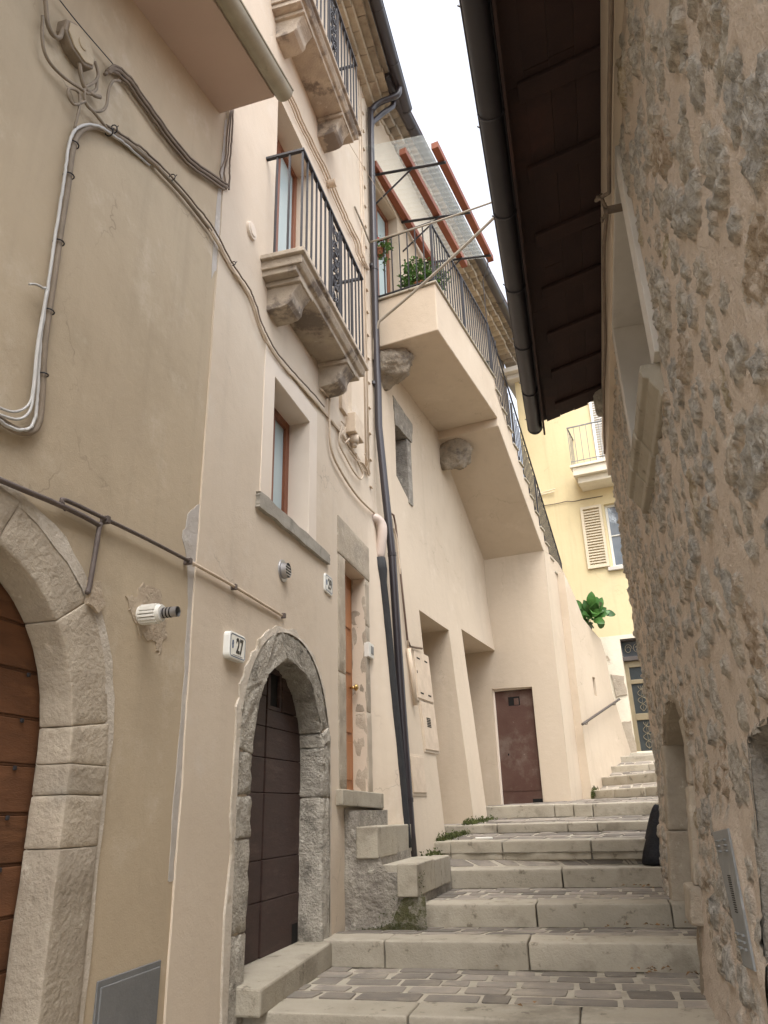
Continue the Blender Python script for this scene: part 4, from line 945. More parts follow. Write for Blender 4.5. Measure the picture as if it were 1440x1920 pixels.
fac = np.stack([base, base+1, base+I+1, base+I], 1)
me = bpy.data.meshes.new('wall'); me.from_pydata((W3_.reshape(-1, 3)-LOC[ru.name]).tolist(), [], fac.tolist()); me.update()
at = me.attributes.new('rub', 'FLOAT_COLOR', 'POINT')
at.data.foreach_set('color', np.stack([MASK.ravel(), TON.ravel(), 0*TON.ravel(), 1+0*TON.ravel()], 1).astype(np.float32).ravel())
bm = bmesh.new(); bm.from_mesh(me); bmesh.ops.delete(bm, geom=[v for v in bm.verts if not v.link_faces], context='VERTS'); bm.to_mesh(me); bm.free()
for p in me.polygons: p.use_smooth = True
me.materials.append(mt['rubble']); o = bpy.data.objects.new('wall', me); C.objects.link(o); o.parent = ru; LOC[o.name] = LOC[ru.name]
# end wall turning the corner, body behind
mb = facade(Frame(FR.w(8.04, 0, 0), -FR.N, FR.U), rect(.03, 4, -1.6, 3.85), [], step=.3); mb.build('end_wall', mt['rubbleplaster'], ru)
mb = MB(FR)
mb.box(-.9, 8.0, -6, -.55, -1.6, 3.9); mb.build('core', mt['tan'], ru)
# window with white surround and moulded sill
mb = MB(FR)
mb.box(3.36, 3.52, -.30, .035, 2.06, 3.50); mb.box(5.12, 5.26, -.30, .03, 2.06, 3.50); mb.box(3.52, 5.12, -.30, .034, 3.40, 3.52)
rw = mb.build('window_surround', mt['whitestone'], ru, bevel=.006)
window(FR, 3.53, 5.11, 2.06, 3.39, -.26, .07, mt['shutterwhite'], mt['glassdark'], rw, mull=1, name='window_frame')
mb = MB(FR)
sA = FR.pix(1212, 710, .11)[0]; sB = FR.pix(1196, 945, .06)[0]; 
for u0, u1, sd in ((3.46, 4.16, 1), (4.165, 4.62, 2), (4.625, 5.10, 3)):
    k = .008*(sd-2)
    mb.prof([(-.28, 2.06), (.105+k, 2.06), (.115+k, 2.03), (.105+k, 1.985), (.075+k, 1.975), (.075+k, 1.955), (.062+k, 1.93), (.04+k, 1.90), (.035+k, 1.86), (-.05, 1.85)], u0, u1, rnd.uniform(-1, 1))
mb.build('window_sill', mt['stone_pale'], rw, bevel=.008)
# doorway with stone frame (further up) and low arch (near)
def ringstones(fr, pts, wd, n0, n1, seed, name, mat, parent):   # dressed stones following an opening edge
    rnd = random.Random(seed); mb = MB(fr)
    for i in range(len(pts)-1):
        a, b = Vector(pts[i]), Vector(pts[i+1]); d = (b-a).normalized(); nrm = Vector((-d.y, d.x))
        a2, b2 = a+d*.003, b-d*.003; k = rnd.uniform(.85, 1.15)
        mb.prism([tuple(a2), tuple(b2), tuple(b2+nrm*wd*k), tuple(a2+nrm*wd*k)], n0, n1+rnd.uniform(-.008, .008), rnd.uniform(-1, 1))
    return mb.build(name, mat, parent, bevel=.015)
fl_ = lambda z: .13*min(1.6, max(0, (.3-z)/1.2))
def reveal(pl, depth, name, mat):
    mb = MB(FR); P = []
    for i in range(len(pl)):
        a, b = pl[i], pl[(i+1) % len(pl)]; k = max(1, int(math.hypot(b[0]-a[0], b[1]-a[1])/.06)); P += [(a[0]+(b[0]-a[0])*j/k, a[1]+(b[1]-a[1])*j/k) for j in range(k)]
    cx = sum(p[0] for p in P)/len(P); cz = sum(p[1] for p in P)/len(P); R = []
    for i, (u, z) in enumerate(P):
        d = Vector((u-cx, z-cz)).normalized(); j = .014*nz(u*9, z*9, 2)
        R.append((mb.p(u+d.x*.10, fl_(z)-.03, z+d.y*.10), mb.p(u+d.x*.012, fl_(z)+.005+j, z+d.y*.012), mb.p(u-d.x*(.012+j), fl_(z)-.03, z-d.y*(.012+j)), mb.p(u-d.x*.02, -depth, z-d.y*.02)))
    for i in range(len(R)):
        a, b = R[i], R[(i+1) % len(R)]
        for q in range(3): mb.f.append([a[q], a[q+1], b[q+1], b[q]]); mb.fc.append(0.)
    return mb.build(name, mat, ru, smooth=True)
reveal(RN1, .42, 'door_surround', mt['stone']); reveal(RN2, .42, 'door_surround', mt['rubbleplaster'])
def jambstone(u0, u1, z0, z1, pr, c):
    mb = MB(FR); k = 5; P = [(-.2, z0)]+[(fl_(z0+(z1-z0)*i/k)+pr, z0+(z1-z0)*i/k) for i in range(k+1)]+[(-.2, z1)]
    mb.prof(P, u0, u1, c); return mb.build('jamb_stone', mt['stone'], ru, bevel=.016, rough=(3, .018, .08))
jambstone(5.10, 5.27, -.44, .10, .020, .3); jambstone(5.10, 5.27, .105, .50, .012, -.2); jambstone(5.02, 5.40, -.64, -.445, .055, .1); jambstone(6.86, 7.06, -.75, -.2, .02, .2); jambstone(6.86, 7.06, -.195, .45, .02, -.1)
mb = MB(FR); mb.box(5.0, 7.1, -.46, -.36, -1.4, .85); mb.build('door', mt['greenstone'], ru)
mb = MB(FR); mb.box(1.4, 3.3, -.46, -.30, -1.4, .6); mb.build('door', mt['greenstone'], ru)
# plain plaster band under the eave
mb = MB(FR); k = 40; lo = [3.42+.02*nz(i*.5, 4) for i in range(k+1)]
for i in range(k):
    u0, u1 = -1+9*i/k, -1+9*(i+1)/k
    mb.hexa([(u0, -.1, lo[i]), (u1, -.1, lo[i+1]), (u1, .045, lo[i+1]), (u0, .045, lo[i])], [(u0, -.1, 3.9), (u1, -.1, 3.9), (u1, .05, 3.9), (u0, .05, 3.9)])
mb.build('eave_band', mt['cream'], ru)
# eave: boards on rafters, clay tiles above, gutter
EU0, EU1 = -.8, 7.18; zi, zo = 3.94, 3.74; sl2 = (zo-zi)/.72     # at n=.02 and n=.74
ez = lambda n_: zi + sl2*(n_-.02)
mb = MB(FR); n_ = -.1; rnd = random.Random(71)
while n_ < .60:
    wd = .145; a, b_ = n_+.001, min(n_+wd-.001, .66); dz = rnd.uniform(-.002, .002); u = EU0
    while u < EU1:
        u1 = min(EU1 - rnd.uniform(0, .02), u+rnd.uniform(1.6, 2.6)); mb.hexa([(u, a, ez(a)+.0+dz), (u1, a, ez(a)+dz), (u1, b_, ez(b_)+dz), (u, b_, ez(b_)+dz)], [(u, a, ez(a)+.025), (u1, a, ez(a)+.025), (u1, b_, ez(b_)+.025), (u, b_, ez(b_)+.025)], rnd.uniform(-1, 1)); u = u1+.004
        if EU1-u < .1: break
    n_ += wd
mb.hexa([(EU0, -.12, ez(-.12)+.026), (EU1, -.12, ez(-.12)+.026), (EU1, .70, ez(.70)+.026), (EU0, .56, ez(.56)+.026)], [(EU0, -.12, ez(-.12)+.05), (EU1, -.12, ez(-.12)+.05), (EU1, .70, ez(.70)+.05), (EU0, .56, ez(.56)+.05)], -.5)
ev = mb.build('eave', mt['eavewood'], ru)
mb = MB(FR)
u = EU0+.2
while u < EU1:
    mb.hexa([(u, -.1, ez(-.1)-.035), (u+.13, -.1, ez(-.1)-.035), (u+.13, .52, ez(.52)-.03), (u, .52, ez(.52)-.03)], [(u, -.1, ez(-.1)-.001), (u+.13, -.1, ez(-.1)-.001), (u+.13, .52, ez(.52)-.001), (u, .52, ez(.52)-.001)], rnd.uniform(-1, 1)); u += .62
mb.build_each('rafter', mt['eavewood'], ev, bevel=.006)
mb = MB(FR); u = EU0                                   # round tiles along the slope; their ends show at the gable
while u < EU1-.02:
    for k, (c0, sg) in enumerate(((u, 1), (u+.105, -1))):
        P = [(c0+.075*math.cos(a), .150+(.062*math.sin(a))*sg) for a in np.linspace(math.pi, 0, 7)]
        for i in range(6):
            (a, za_), (b_, zb_) = P[i], P[i+1]
            mb.hexa([(a, .62, ez(.62)+za_), (b_, .62, ez(.62)+zb_), (b_, -3.2, ez(-3.2)+zb_+.9*0), (a, -3.2, ez(-3.2)+za_)], [(a, .62, ez(.62)+za_+.014), (b_, .62, ez(.62)+zb_+.014), (b_, -3.2, ez(-3.2)+zb_+.014), (a, -3.2, ez(-3.2)+za_+.014)])
    u += .21
mb.build('roof', mt['roof'], ru)
lump(FR, (7.05, .03, 3.84), (.16, .10, .14), 21, 'eave_corbel', mt['stone_rough'], ru, 2.6)
gt = gutter(FR, [(EU0, .615, 3.72), (EU1+.02, .755, 3.72)], .070, 'gutter', mt['rightgut'], ru, brackets=.75)
mb = MB(FR); mb.hexa([(EU0, .515, 3.62), (EU1, .655, 3.62), (EU1, .675, 3.62), (EU0, .535, 3.62)], [(EU0, .515, ez(.52)-.001), (EU1, .655, ez(.66)-.001), (EU1, .675, ez(.66)-.001), (EU0, .535, ez(.52)-.001)]); mb.build('fascia', mt['eavewood'], ru, bevel=.004)
mb = MB(FR)
for u in np.arange(EU0+.4, EU1, .75): gn = .615+.14*(u-EU0)/8.; mb.tube([(u, gn, 3.79), (u, gn+.078, 3.785), (u, gn+.09, 3.80)], .006, 5)
mb.build_each('gutter_hook', mt['rightgut'], gt)

# ================================================================== stairs of the alley
stairs = thing('stairs', None, None, FA.w(5.8, 1.2, -1.2), kind='structure')
def gp(fr, u, n, z=0): return fr.w(u, n, z)
def zx(px, py, z): d = ray(px, py); return d*z/d[2]
A_ = lambda u, n: FA.w(u, n, 0)
rows = [  # left end, right end (world xy), top z, bottom z of the riser, joints as fractions, direction back
    (A_(3.2, -.2), A_(3.2, 2.75), -1.19, -1.38, [.3, .62], UA),
    (A_(4.53, -.05), A_(4.60, 2.75), -1.005, -1.19, [.36, .68], UA),
    (A_(5.83, -.05), A_(5.90, 2.75), -.845, -1.025, [.19, .55], UA),
    (A_(6.56, .25), A_(6.66, 2.75), -.695, -.865, [.5, .90], UA),
    (A_(7.90, .3), A_(7.98, 2.8), -.535, -.71, [.54, .93], UA),
    (FB.w(.65, -.2, 0), FB.w(.95, 2.6, 0), -.30, -.42, [.22, .41, .72], UB),
    (FB.w(1.72, -.3, 0), FB.w(2.0, 2.9, 0), -.165, -.265, [.28, .53, .63, .85], UB),
    (FB.w(3.02, -.25, 0), FB.w(3.1, 3.2, 0), .035, -.125, [.36, .43, .5, .8], UB),
]
for (lx, ly), (rx, ry), yl, zt_, zb_ in (((1107, 1482), (1245, 1473), 12.7, .235, .10), ((1130, 1457), (1243, 1447), 13.1, .44, .31), ((1148, 1436), (1240, 1430), 13.6, .64, .53), ((1165, 1418), (1234, 1414), 14.1, .82, .72), ((1181, 1411), (1234, 1409), 14.6, .905, .85)):
    a = ray(lx, ly); a = a*yl/a[1]; b = ray(rx, ry); b = b*a[2]/b[2]; dd = b-a; dd[2] = 0; dd /= np.linalg.norm(dd)
    rows.append((a-dd*.4, a+dd*2.6, a[2], a[2]-(zt_-zb_), [.35, .62], np.array([-dd[1], dd[0], 0])))
rnd = random.Random(5)
nose = MB(); pav = MB(); bed = MB()
def lerp(a, b, t): return a+(b-a)*t
for k, (Lp, Rp, zt_, zb_, js, bk) in enumerate(rows):
    Lp = np.array(Lp, float); Rp = np.array(Rp, float); Lp[2] = Rp[2] = 0; dp = .30 if k < 8 else .26
    cs = [0]+js+[1]
    for a, b in zip(cs[:-1], cs[1:]):
        g_ = .004/np.linalg.norm(Rp-Lp); o1 = rnd.uniform(-.008, .008); dz = rnd.uniform(-.005, .004); ti = rnd.uniform(-.004, .004)
        P, Q = lerp(Lp, Rp, a+g_)+bk*o1, lerp(Lp, Rp, b-g_)+bk*(o1+ti)
        c = rnd.uniform(-1, 1)
        nose.hexa([(*P[:2], zb_-.06), (*Q[:2], zb_-.06), (*(Q+bk*dp)[:2], zb_-.06), (*(P+bk*dp)[:2], zb_-.06)], [(*P[:2], zt_+dz), (*Q[:2], zt_+dz), (*(Q+bk*dp)[:2], zt_+dz+.004), (*(P+bk*dp)[:2], zt_+dz+.004)], c)
    # paved tread up to the next riser
    if k+1 < len(rows):
        nL, nR, nzt, nzb = rows[k+1][0], rows[k+1][1], rows[k+1][2], rows[k+1][3]
        nL = np.array(nL, float); nR = np.array(nR, float); nL[2] = nR[2] = 0
        f0, f1 = Lp+bk*(dp-.002), Rp+bk*(dp-.002); e0, e1 = nL.copy(), nR.copy(); w_ = rows[k+1][5]; e0 += w_*.05; e1 += w_*.05
        za_, zb2 = zt_-.006, nzb+.004
        if k >= 8: za_ = zt_-.004
        def S(s_, t_, h=0): 
            P = lerp(lerp(f0, f1, s_), lerp(e0, e1, s_), t_); return (P[0], P[1], za_+(zb2-za_)*t_+h+.006*nz(P[0], P[1], 0, 2.2))
        n1, n2 = 26, 5
        for i in range(n1):
            for j in range(n2):
                bed.q(S(i/n1, j/n2), S((i+1)/n1, j/n2), S((i+1)/n1, (j+1)/n2), S(i/n1, (j+1)/n2))
        W_ = np.linalg.norm(f1-f0); De = .5*(np.linalg.norm(e0-f0)+np.linalg.norm(e1-f1))
        if De > .12:
            nr = max(1, round(De/.215)); 
            for r_ in range(nr):
                s_ = -rnd.uniform(0, .2)/W_
                while s_ < 1:
                    wl = rnd.uniform(.17, .42)/W_; s1 = s_+wl; jx = .026/W_; jt = .034/De
                    a, b = max(0, s_+jx*rnd.uniform(.6, 1.4)), min(1, s1-jx*rnd.uniform(.2, .8))
                    t0, t1 = r_/nr+jt*rnd.uniform(.4, 1.0), (r_+1)/nr-jt*rnd.uniform(.2, .8)
                    if b-a > .06/W_:
                        j_ = lambda: rnd.uniform(-.012, .012)
                        q = [(a+j_()/W_, t0+j_()/De*.6), (b+j_()/W_, t0+j_()/De*.6), (b+j_()/W_, t1+j_()/De*.6), (a+j_()/W_, t1+j_()/De*.6)]
                        # chipped octagon
                        oc = []
                        for i in range(4):
                            p_, q_, r2 = Vector(q[i-1]), Vector(q[i]), Vector(q[(i+1) % 4]); oc += [q_.lerp(p_, rnd.uniform(.04, .14)), q_.lerp(r2, rnd.uniform(.03, .10))]
                        hh = rnd.uniform(.003, .009); c = rnd.uniform(-1, 1)
                        lo_ = [pav.p(*S(x.x, x.y, -.02)) for x in oc]; hi_ = [pav.p(*S(x.x, x.y, hh)) for x in oc]
                        pav.f.append(hi_); pav.fc.append(c)
                        for i in range(8): pav.f.append([lo_[i], lo_[(i+1) % 8], hi_[(i+1) % 8], hi_[i]]); pav.fc.append(c)
                    s_ = s1
dirt = MB()
for k in range(1, 9):
    Lp, Rp, zt_, zb_, js, bk = rows[k]; Lp = np.array(Lp, float); Rp = np.array(Rp, float); nn_ = 90
    for i in range(nn_):
        A_1, B_1 = lerp(Lp, Rp, i/nn_), lerp(Lp, Rp, (i+1)/nn_); wa = max(.002, .018+.03*nz(i*.21, k*3.1)+.012*nz(i*.9, k)); wb = max(.002, .018+.03*nz((i+1)*.21, k*3.1)+.012*nz((i+1)*.9, k))
        z = zb_+.0115; dirt.q((*(A_1+bk*.01)[:2], z+.004), (*(B_1+bk*.01)[:2], z+.004), (*(B_1-bk*wb)[:2], z-.002), (*(A_1-bk*wa)[:2], z-.002))
dirt.build('dirt', mt['soil'], stairs)
nose.build('stone_edge', mt['stone_pale'], stairs, bevel=.012, segs=3, rough=(3, .016, .22)); pav.build('paving', mt['paver'], stairs, bevel=.004); bed.build('mortar_bed', mt['grout'], stairs)
# lower street behind the camera
mb = MB(FA); mb.box(-6, 3.25, -.3, 3.2, -1.75, -1.385); mb.build('lower_paving', mt['grout'], stairs)

# ---- stoop in front of door 29
stoop = thing('stoop', 'mossy rough rendered stoop with two cut stone steps below door 29', 'stoop', FA.w(6.9, .3, -.9))
mb = facade(Frame(FA.w(6.38, 0, 0), NA, -UA), [(-.05, -1.0), (.68, -1.0), (.68, -.62), (.50, -.60), (.34, -.40), (.30, -.30), (.17, -.16), (.10, .0), (.0, .05), (-.05, .05)], [], step=.06, nf=lambda u, z: .012*nz(u, z, 0, 9)+.02*nz(u, z, 4, 3))
mp_ = facade(Frame(FA.w(6.38, 0, 0), NA, -UA), [(.50, -.63), (.56, -.615), (.675, -.62), (.68, -.87), (.10, -.875), (.16, -.85), (.30, -.84), (.40, -.80), (.44, -.72)], [], step=.03, nf=lambda u, z: .012*nz(u, z, 0, 9)+.02*nz(u, z, 4, 3)+.0035+.004*nz(u, z, 3, 30), rim=.004)
mp_.build('moss_patch', mt['mossstain'], stoop)
mb.fr = FA; mb.box(6.39, 7.9, 0.0, .60, -1.0, -.45); mb.box(6.39, 7.5, 0.0, .30, -.45, -.33); mb.box(6.39, 7.45, 0, .13, -.33, .02)
mb.build('base', mt['rubbleplaster'], stoop)
mb = MB(FA); mb.box(6.36, 6.98, .12, .305, -.345, -.105, .6); mb.box(6.986, 7.62, .11, .295, -.35, -.11, -.4); mb.box(6.34, 7.02, .46, .625, -.62, -.385, .4); mb.box(7.026, 7.74, .46, .625, -.625, -.395, -.2)
mb.build_each('step_stone', mt['stone_pale'], stoop, bevel=.010)
mb = MB(FA); mb.box(6.45, 7.7, .30, .47, -.5, -.40); mb.box(6.45, 7.45, 0.05, .13, -.3, -.13); mb.build('mortar', mt['grout'], stoop)
# ---- doorstep of door 27
mb = MB(FA); mb.hexa([(4.42, -.2, -1.02), (5.86, -.2, -1.02), (5.86, .09, -1.02), (4.42, .17, -1.02)], [(4.42, -.2, -.865), (5.86, -.2, -.855), (5.86, .09, -.855), (4.42, .17, -.88)])
mb.build('doorstep', mt['stone_pale'], cream, bevel=.014)

# ================================================================== pipes, cables and small things on the facades
def cab(pxs, n, r, fr=FA, k=6, wig=0.): 
    P = pth(fr, pxs, n, k)
    if wig: P = [p + fr.N*abs(wig*nz(i*.35, 2.2)) + Zv*wig*.6*nz(i*.3, 7.7) for i, p in enumerate(P)]
    m = MB(fr); m.tubew(P, r, 7); return m, P
def ties(P, idx, r, mat, parent, name='cable_tie'):
    m = MB()
    for i in idx:
        i = min(max(1, int(i)), len(P)-2); T = P[i+1]-P[i-1]; T = T/np.linalg.norm(T)
        m.ring(P[i], T, r, .0035, 12); a = np.cross(T, Zv); m.tubew([P[i]+a*r, P[i]+a*(r+.012)+Zv*.012], .0025, 5)
    return m.build_each(name, mat, parent)
# white and taupe bundle climbing the tan wall, then running down along the cream wall
main = [(-60, 728), (-20, 772), (20, 800), (50, 806), (66, 790), (72, 750), (78, 640), (92, 540), (108, 430), (122, 340), (130, 280), (142, 246), (165, 234), (195, 240), (240, 268), (290, 308), (345, 368), (395, 432), (432, 500), (468, 556), (490, 620), (520, 672), (560, 718), (604, 768), (640, 812), (664, 848), (690, 888)]
cb = thing('cable_bundle', 'taupe conduit with pale cables looping over the tan wall and down the cream wall', 'cable bundle', FA.w(2.6, .03, 2))
m1, Pm = cab([(x+5, y+4) for x, y in main[:16]], .022, .0165, k=10); m1.build('conduit', mt['conduit'], cb, smooth=True)
m1, Pc = cab(main[15:18], .024, .013, k=10); m1.build('conduit', mt['conduit'], cb, smooth=True)
m1, Pd = cab([(x+2, y+3) for x, y in main[17:]], .026, .013, k=10, wig=.008); m1.build('conduit', mt['cable_cream'], cb, smooth=True)
m1, Pe = cab([(x-3, y) for x, y in main[:16]], .036, .0075, k=10, wig=.008)
Pe = [p - FA.N*.03*max(0, (i-len(Pe)+22)/22) for i, p in enumerate(Pe)]; m1 = MB(FA); m1.tubew(Pe, .0075, 7); m1.build('cable', mt['cable_grey'], cb, smooth=True)
m1, Pf = cab([(-40, 760), (0, 778), (35, 786), (56, 770), (64, 730), (72, 650), (88, 545)], .044, .006, k=10); m1.build('cable', mt['cable_grey'], cb, smooth=True)
m1, Pg = cab([(-40, 740), (0, 765), (30, 772), (54, 758), (62, 725), (70, 645), (86, 550), (80, 540), (66, 533), (55, 533)], .040, .0055, k=10); m1.build('cable', mt['cable_grey'], cb, smooth=True)
m1, Ph = cab([(x+4, y-5) for x, y in main[13:24]], .036, .006, k=10, wig=.012); m1.build('cable', mt['cable_brown'], cb, smooth=True)
m1, Pi_ = cab([(x-3, y-2) for x, y in main[17:]], .036, .0055, k=10, wig=.015); m1.build('cable', mt['cable_cream'], cb, smooth=True)
ties(Pm, [55, 66, 78, 92, 103, 131], .024, mt['iron'], cb); ties(Ph, [3, 25, 50], .02, mt['iron'], cb)
# octagonal junction box with loops of cable
jb = thing('junction_box', 'dusty octagonal junction box with looping cables high on the tan wall', 'junction box', FA.w(2.0, 0, 4.0))
q = px2(FA, [(150, 84)], .05)[0]
m1 = MB(FA); R8 = [(q[0]+.105*math.cos(a)*1.15, q[1]+.105*math.sin(a)*.9) for a in np.linspace(math.pi/8, 2*math.pi+math.pi/8, 9)[:-1]]; m1.prism(R8, -.01, .055); m1.build('box', mt['conduit'], jb, bevel=.008)
m1 = MB(FA); m1.prism([(q[0]+(a-q[0])*.85, q[1]+(b_-q[1])*.85) for a, b_ in R8], .055, .064); m1.tube([(q[0], .06, q[1]), (q[0], .07, q[1])], .03, 16); m1.build('lid', mt['tan'], jb, bevel=.004)
for pxs, r in (([(84, -40), (86, 10), (90, 45), (100, 66), (112, 70), (118, 55), (126, 50), (138, 60)], .011), ([(80, 30), (80, 80), (92, 115), (120, 145), (150, 165), (165, 175), (180, 168), (182, 150)], .008),
               ([(147, 103), (152, 140), (160, 165), (176, 178), (188, 182)], .011), ([(178, 115), (184, 140), (176, 155), (160, 165), (160, 190), (172, 206), (190, 208), (200, 196), (204, 168), (212, 152), (225, 152)], .008),
               ([(160, 190), (140, 196), (128, 180), (130, 166), (146, 172), (150, 190), (146, 215), (140, 240)], .007), ([(172, 206), (184, 220), (200, 240)], .008)):
    m1, P = cab(pxs, .035, r, k=8); m1.build('cable', mt['conduit'], jb, smooth=True)
# dark bundle slanting up to the eave corner
db = thing('cable_bundle', 'dusty brown cable bundle slanting to the eave corner of the tan wall', 'cable bundle', FA.w(3, .03, 4))
for k_, (dx, dy, r) in enumerate(((0, 0, .013), (3, -5, .008), (-4, 4, .009), (5, 2, .006))):
    m1, P = cab([(200+dx, 136+dy), (214+dx, 129+dy), (236+dx, 146+dy), (262+dx, 180+dy), (296+dx, 228+dy), (330+dx, 274+dy), (366+dx, 312+dy), (398+dx, 334+dy), (424+dx, 352+dy)], .026+.006*(k_ % 2), r, wig=.012); m1.build('cable', mt['cable_brown'], db, smooth=True)
for dx, r in ((0, .006), (5, .007), (-4, .005)):
    m1, P = cab([(424+dx, 356), (420+dx*2, 325), (426+dx, 296), (430+dx, 250), (434+dx*.5, 205)], .03, r, wig=.01); m1.build('cable', mt['cable_brown'], db, smooth=True)
m1, P = cab([(108, -5), (150, 48), (222, 132), (245, 162)], .03, .003); tag(m1.build('thin_wire', mt['iron']), 'thin dark wire stretched past the junction box on the tan wall', 'wire')
# cream painted cables behind the first balcony
cc = thing('cable_bundle', 'cream painted cables running past both balconies to the corner downpipe', 'cable bundle', FA.w(6, .03, 5))
for dx, r in ((0, .012), (5, .009), (-5, .007)):
    m1, P = cab([(528+dx, 150), (560+dx, 222), (596+dx, 296), (634+dx, 378), (652+dx, 420), (668+dx, 452), (676+dx, 484), (690+dx*.3, 506)], .03, r, wig=.02); m1.build('cable', mt['cable_cream'], cc, smooth=True)
m1 = MB(); u, z = FA.pix(622, 344, .06); m1 = MB(FA); m1.tube([(u, 0, z), (u, .11, z)], .045, 14); tag(m1.build('vent_stub', mt['cable_cream'], bevel=.004), 'short cream pipe stub poking out above the first balcony', 'pipe stub')
# vertical conduits left of the downpipe
vc = thing('conduit_run', 'slim cream conduits clipped to the wall corner left of the dark downpipe', 'conduit', FA.w(7.5, 0, 3))
for x, r in ((686, .012), (691, .010)):
    m1 = MB(FA); a = FA.pix(x, 190, .02); b_ = FA.pix(x+1, 885, .02); m1.tube([(b_[0], .02, a[1]), (b_[0], .02, b_[1])], r, 8); m1.build('conduit', mt['cable_cream'], vc, smooth=True)
m1 = MB(FA); u = FA.pix(689, 600, .02)[0]
for z in np.arange(3.4, 9.6, .34): m1.box(u-.032, u+.032, .0, .034, z-.007, z+.007)
m1.build_each('clip', mt['cable_cream'], vc, bevel=.003)
# service boxes with cables by the corner
sb_ = thing('service_box', 'cream painted service box with looped cables left of the downpipe', 'service box', FA.w(6.9, 0, 3.0))
c_ = px2(FA, [(663, 780), (681, 850)], .1)
m1 = MB(FA); m1.box(c_[0][0], c_[0][0]+.30, 0, .12, c_[1][1]+.1, c_[0][1]+.05); m1.build('box', mt['cable_cream'], sb_, bevel=.008)
u, z = c_[0][0]+.10, c_[1][1]+.1
m1 = MB(FA); m1.tube([(u, .07, z), (u, .07, z-.09)], .05, 14); m1.tube([(u, .07, z-.09), (u, .07, z-.13)], .03, 12); m1.build('gland', mt['cable_cream'], sb_, smooth=True)
m1 = MB(FA); m1.box(c_[0][0]-.22, c_[0][0]-.04, 0, .05, z+.16, z+.46); m1.build('side_box', mt['cable_cream'], sb_, bevel=.008)
for pxs, r in (([(640, 800), (636, 830), (650, 860), (664, 885), (676, 898), (680, 888), (672, 868), (668, 850)], .010), ([(618, 745), (618, 800), (622, 845), (640, 885), (670, 930), (700, 960), (716, 972)], .012), ([(618, 745), (600, 728)], .01), ([(656, 846), (668, 862), (680, 868), (688, 880), (692, 892)], .009), ([(640, 790), (648, 800), (640, 815), (646, 830), (655, 822)], .008), ([(684, 850), (690, 870), (694, 889)], .008)):
    m1, P = cab(pxs, .045, r, k=7); m1.build('cable', mt['cable_cream'], sb_, smooth=True)
# grey pipe above the arched door, second one onto the cream wall
m1, P = cab([(-60, 872), (0, 900), (128, 954), (184, 984), (186, 990), (168, 1098), (163, 1111)], .03, .012, k=3); tag(m1.build('iron_pipe', mt['greypipe'], smooth=True), 'dark grey pipe over the big arch bending down beside its stone frame', 'pipe')
wp = thing('water_pipe', 'thin pipe crossing from the tan wall to the cream wall above number 27', 'pipe', FA.w(3.5, 0, 1.2))
m1, P = cab([(124, 956), (117, 944), (124, 938), (200, 974), (280, 1013), (358, 1054)], .03, .010, k=3); m1.build('dark_length', mt['greypipe'], wp, smooth=True)
m1, P = cab([(358, 1054), (440, 1100), (528, 1154)], .03, .010, k=3); m1.build('painted_length', mt['cable_cream'], wp, smooth=True)
m1 = MB(FA)
for x, y in ((200, 974), (355, 1052), (440, 1100), (532, 1154)): u, z = FA.pix(x, y, .03); m1.box(u-.012, u+.012, 0, .045, z-.02, z+.016)
m1.build_each('bracket', mt['greypipe'], wp, bevel=.003)
# round vents
u, z = FA.pix(471, 433, .02); m1 = MB(FA); m1.tube([(u, 0, z), (u, .035, z)], [.075, .07], 28); m1.tube([(u, .035, z), (u, .042, z)], .05, 24); tag(m1.build('round_vent', mt['band'], bevel=.003), 'round cream vent cover on the wall left of the first balcony', 'vent')
u, z = FA.pix(534, 1070, .03); gv = thing('round_vent', 'round grey louvred vent on the cream wall above door 27', 'vent', FA.w(u, 0, z))
m1 = MB(FA); m1.tube([(u, 0, z), (u, .022, z)], [.088, .084], 28); m1.build('plate', mt['steel'], gv, bevel=.003)
m1 = MB(FA); m1.tube([(u, .02, z), (u, .06, z)], [.062, .056], 24, False); m1.build('collar', mt['steel'], gv, smooth=True)
m1 = MB(FA); m1.tube([(u, .02, z), (u, .038, z)], .056, 24); m1.build('duct', mt['void'], gv)
m1 = MB(FA)
for k_ in (-.034, -.012, .010, .032): hw = math.sqrt(.056**2-k_**2); m1.box(u-hw, u+hw, .036, .056, z+k_-.004, z+k_+.004)
m1.build_each('louvre', mt['steel'], gv)
# number plates
def textmesh(txt, size, bold=0):
    cu_ = bpy.data.curves.new('txt', 'FONT'); cu_.body = txt; cu_.size = size; cu_.extrude = .0006; cu_.offset = bold; cu_.align_x = 'CENTER'; cu_.align_y = 'CENTER'; cu_.resolution_u = 3
    to = bpy.data.objects.new('txt', cu_); C.objects.link(to); bpy.context.view_layer.update(); me_ = bpy.data.meshes.new_from_object(to); V = [tuple(v.co) for v in me_.vertices]; Fc = [list(p.vertices) for p in me_.polygons]
    bpy.data.objects.remove(to); bpy.data.curves.remove(cu_); return V, Fc
def rrect(u0, u1, z0, z1, r, k=4):
    P = []
    for cu, cz, a0 in ((u1-r, z1-r, 0), (u0+r, z1-r, 90), (u0+r, z0+r, 180), (u1-r, z0+r, 270)):
        for i in range(k+1): a = math.radians(a0+90*i/k); P.append((cu+r*math.cos(a), cz+r*math.sin(a)))
    return P
def digit(mb, ch, u0, z0, w, h, n, t=.010):         # fat Bodoni-like figures from tubes of varying width
    pass
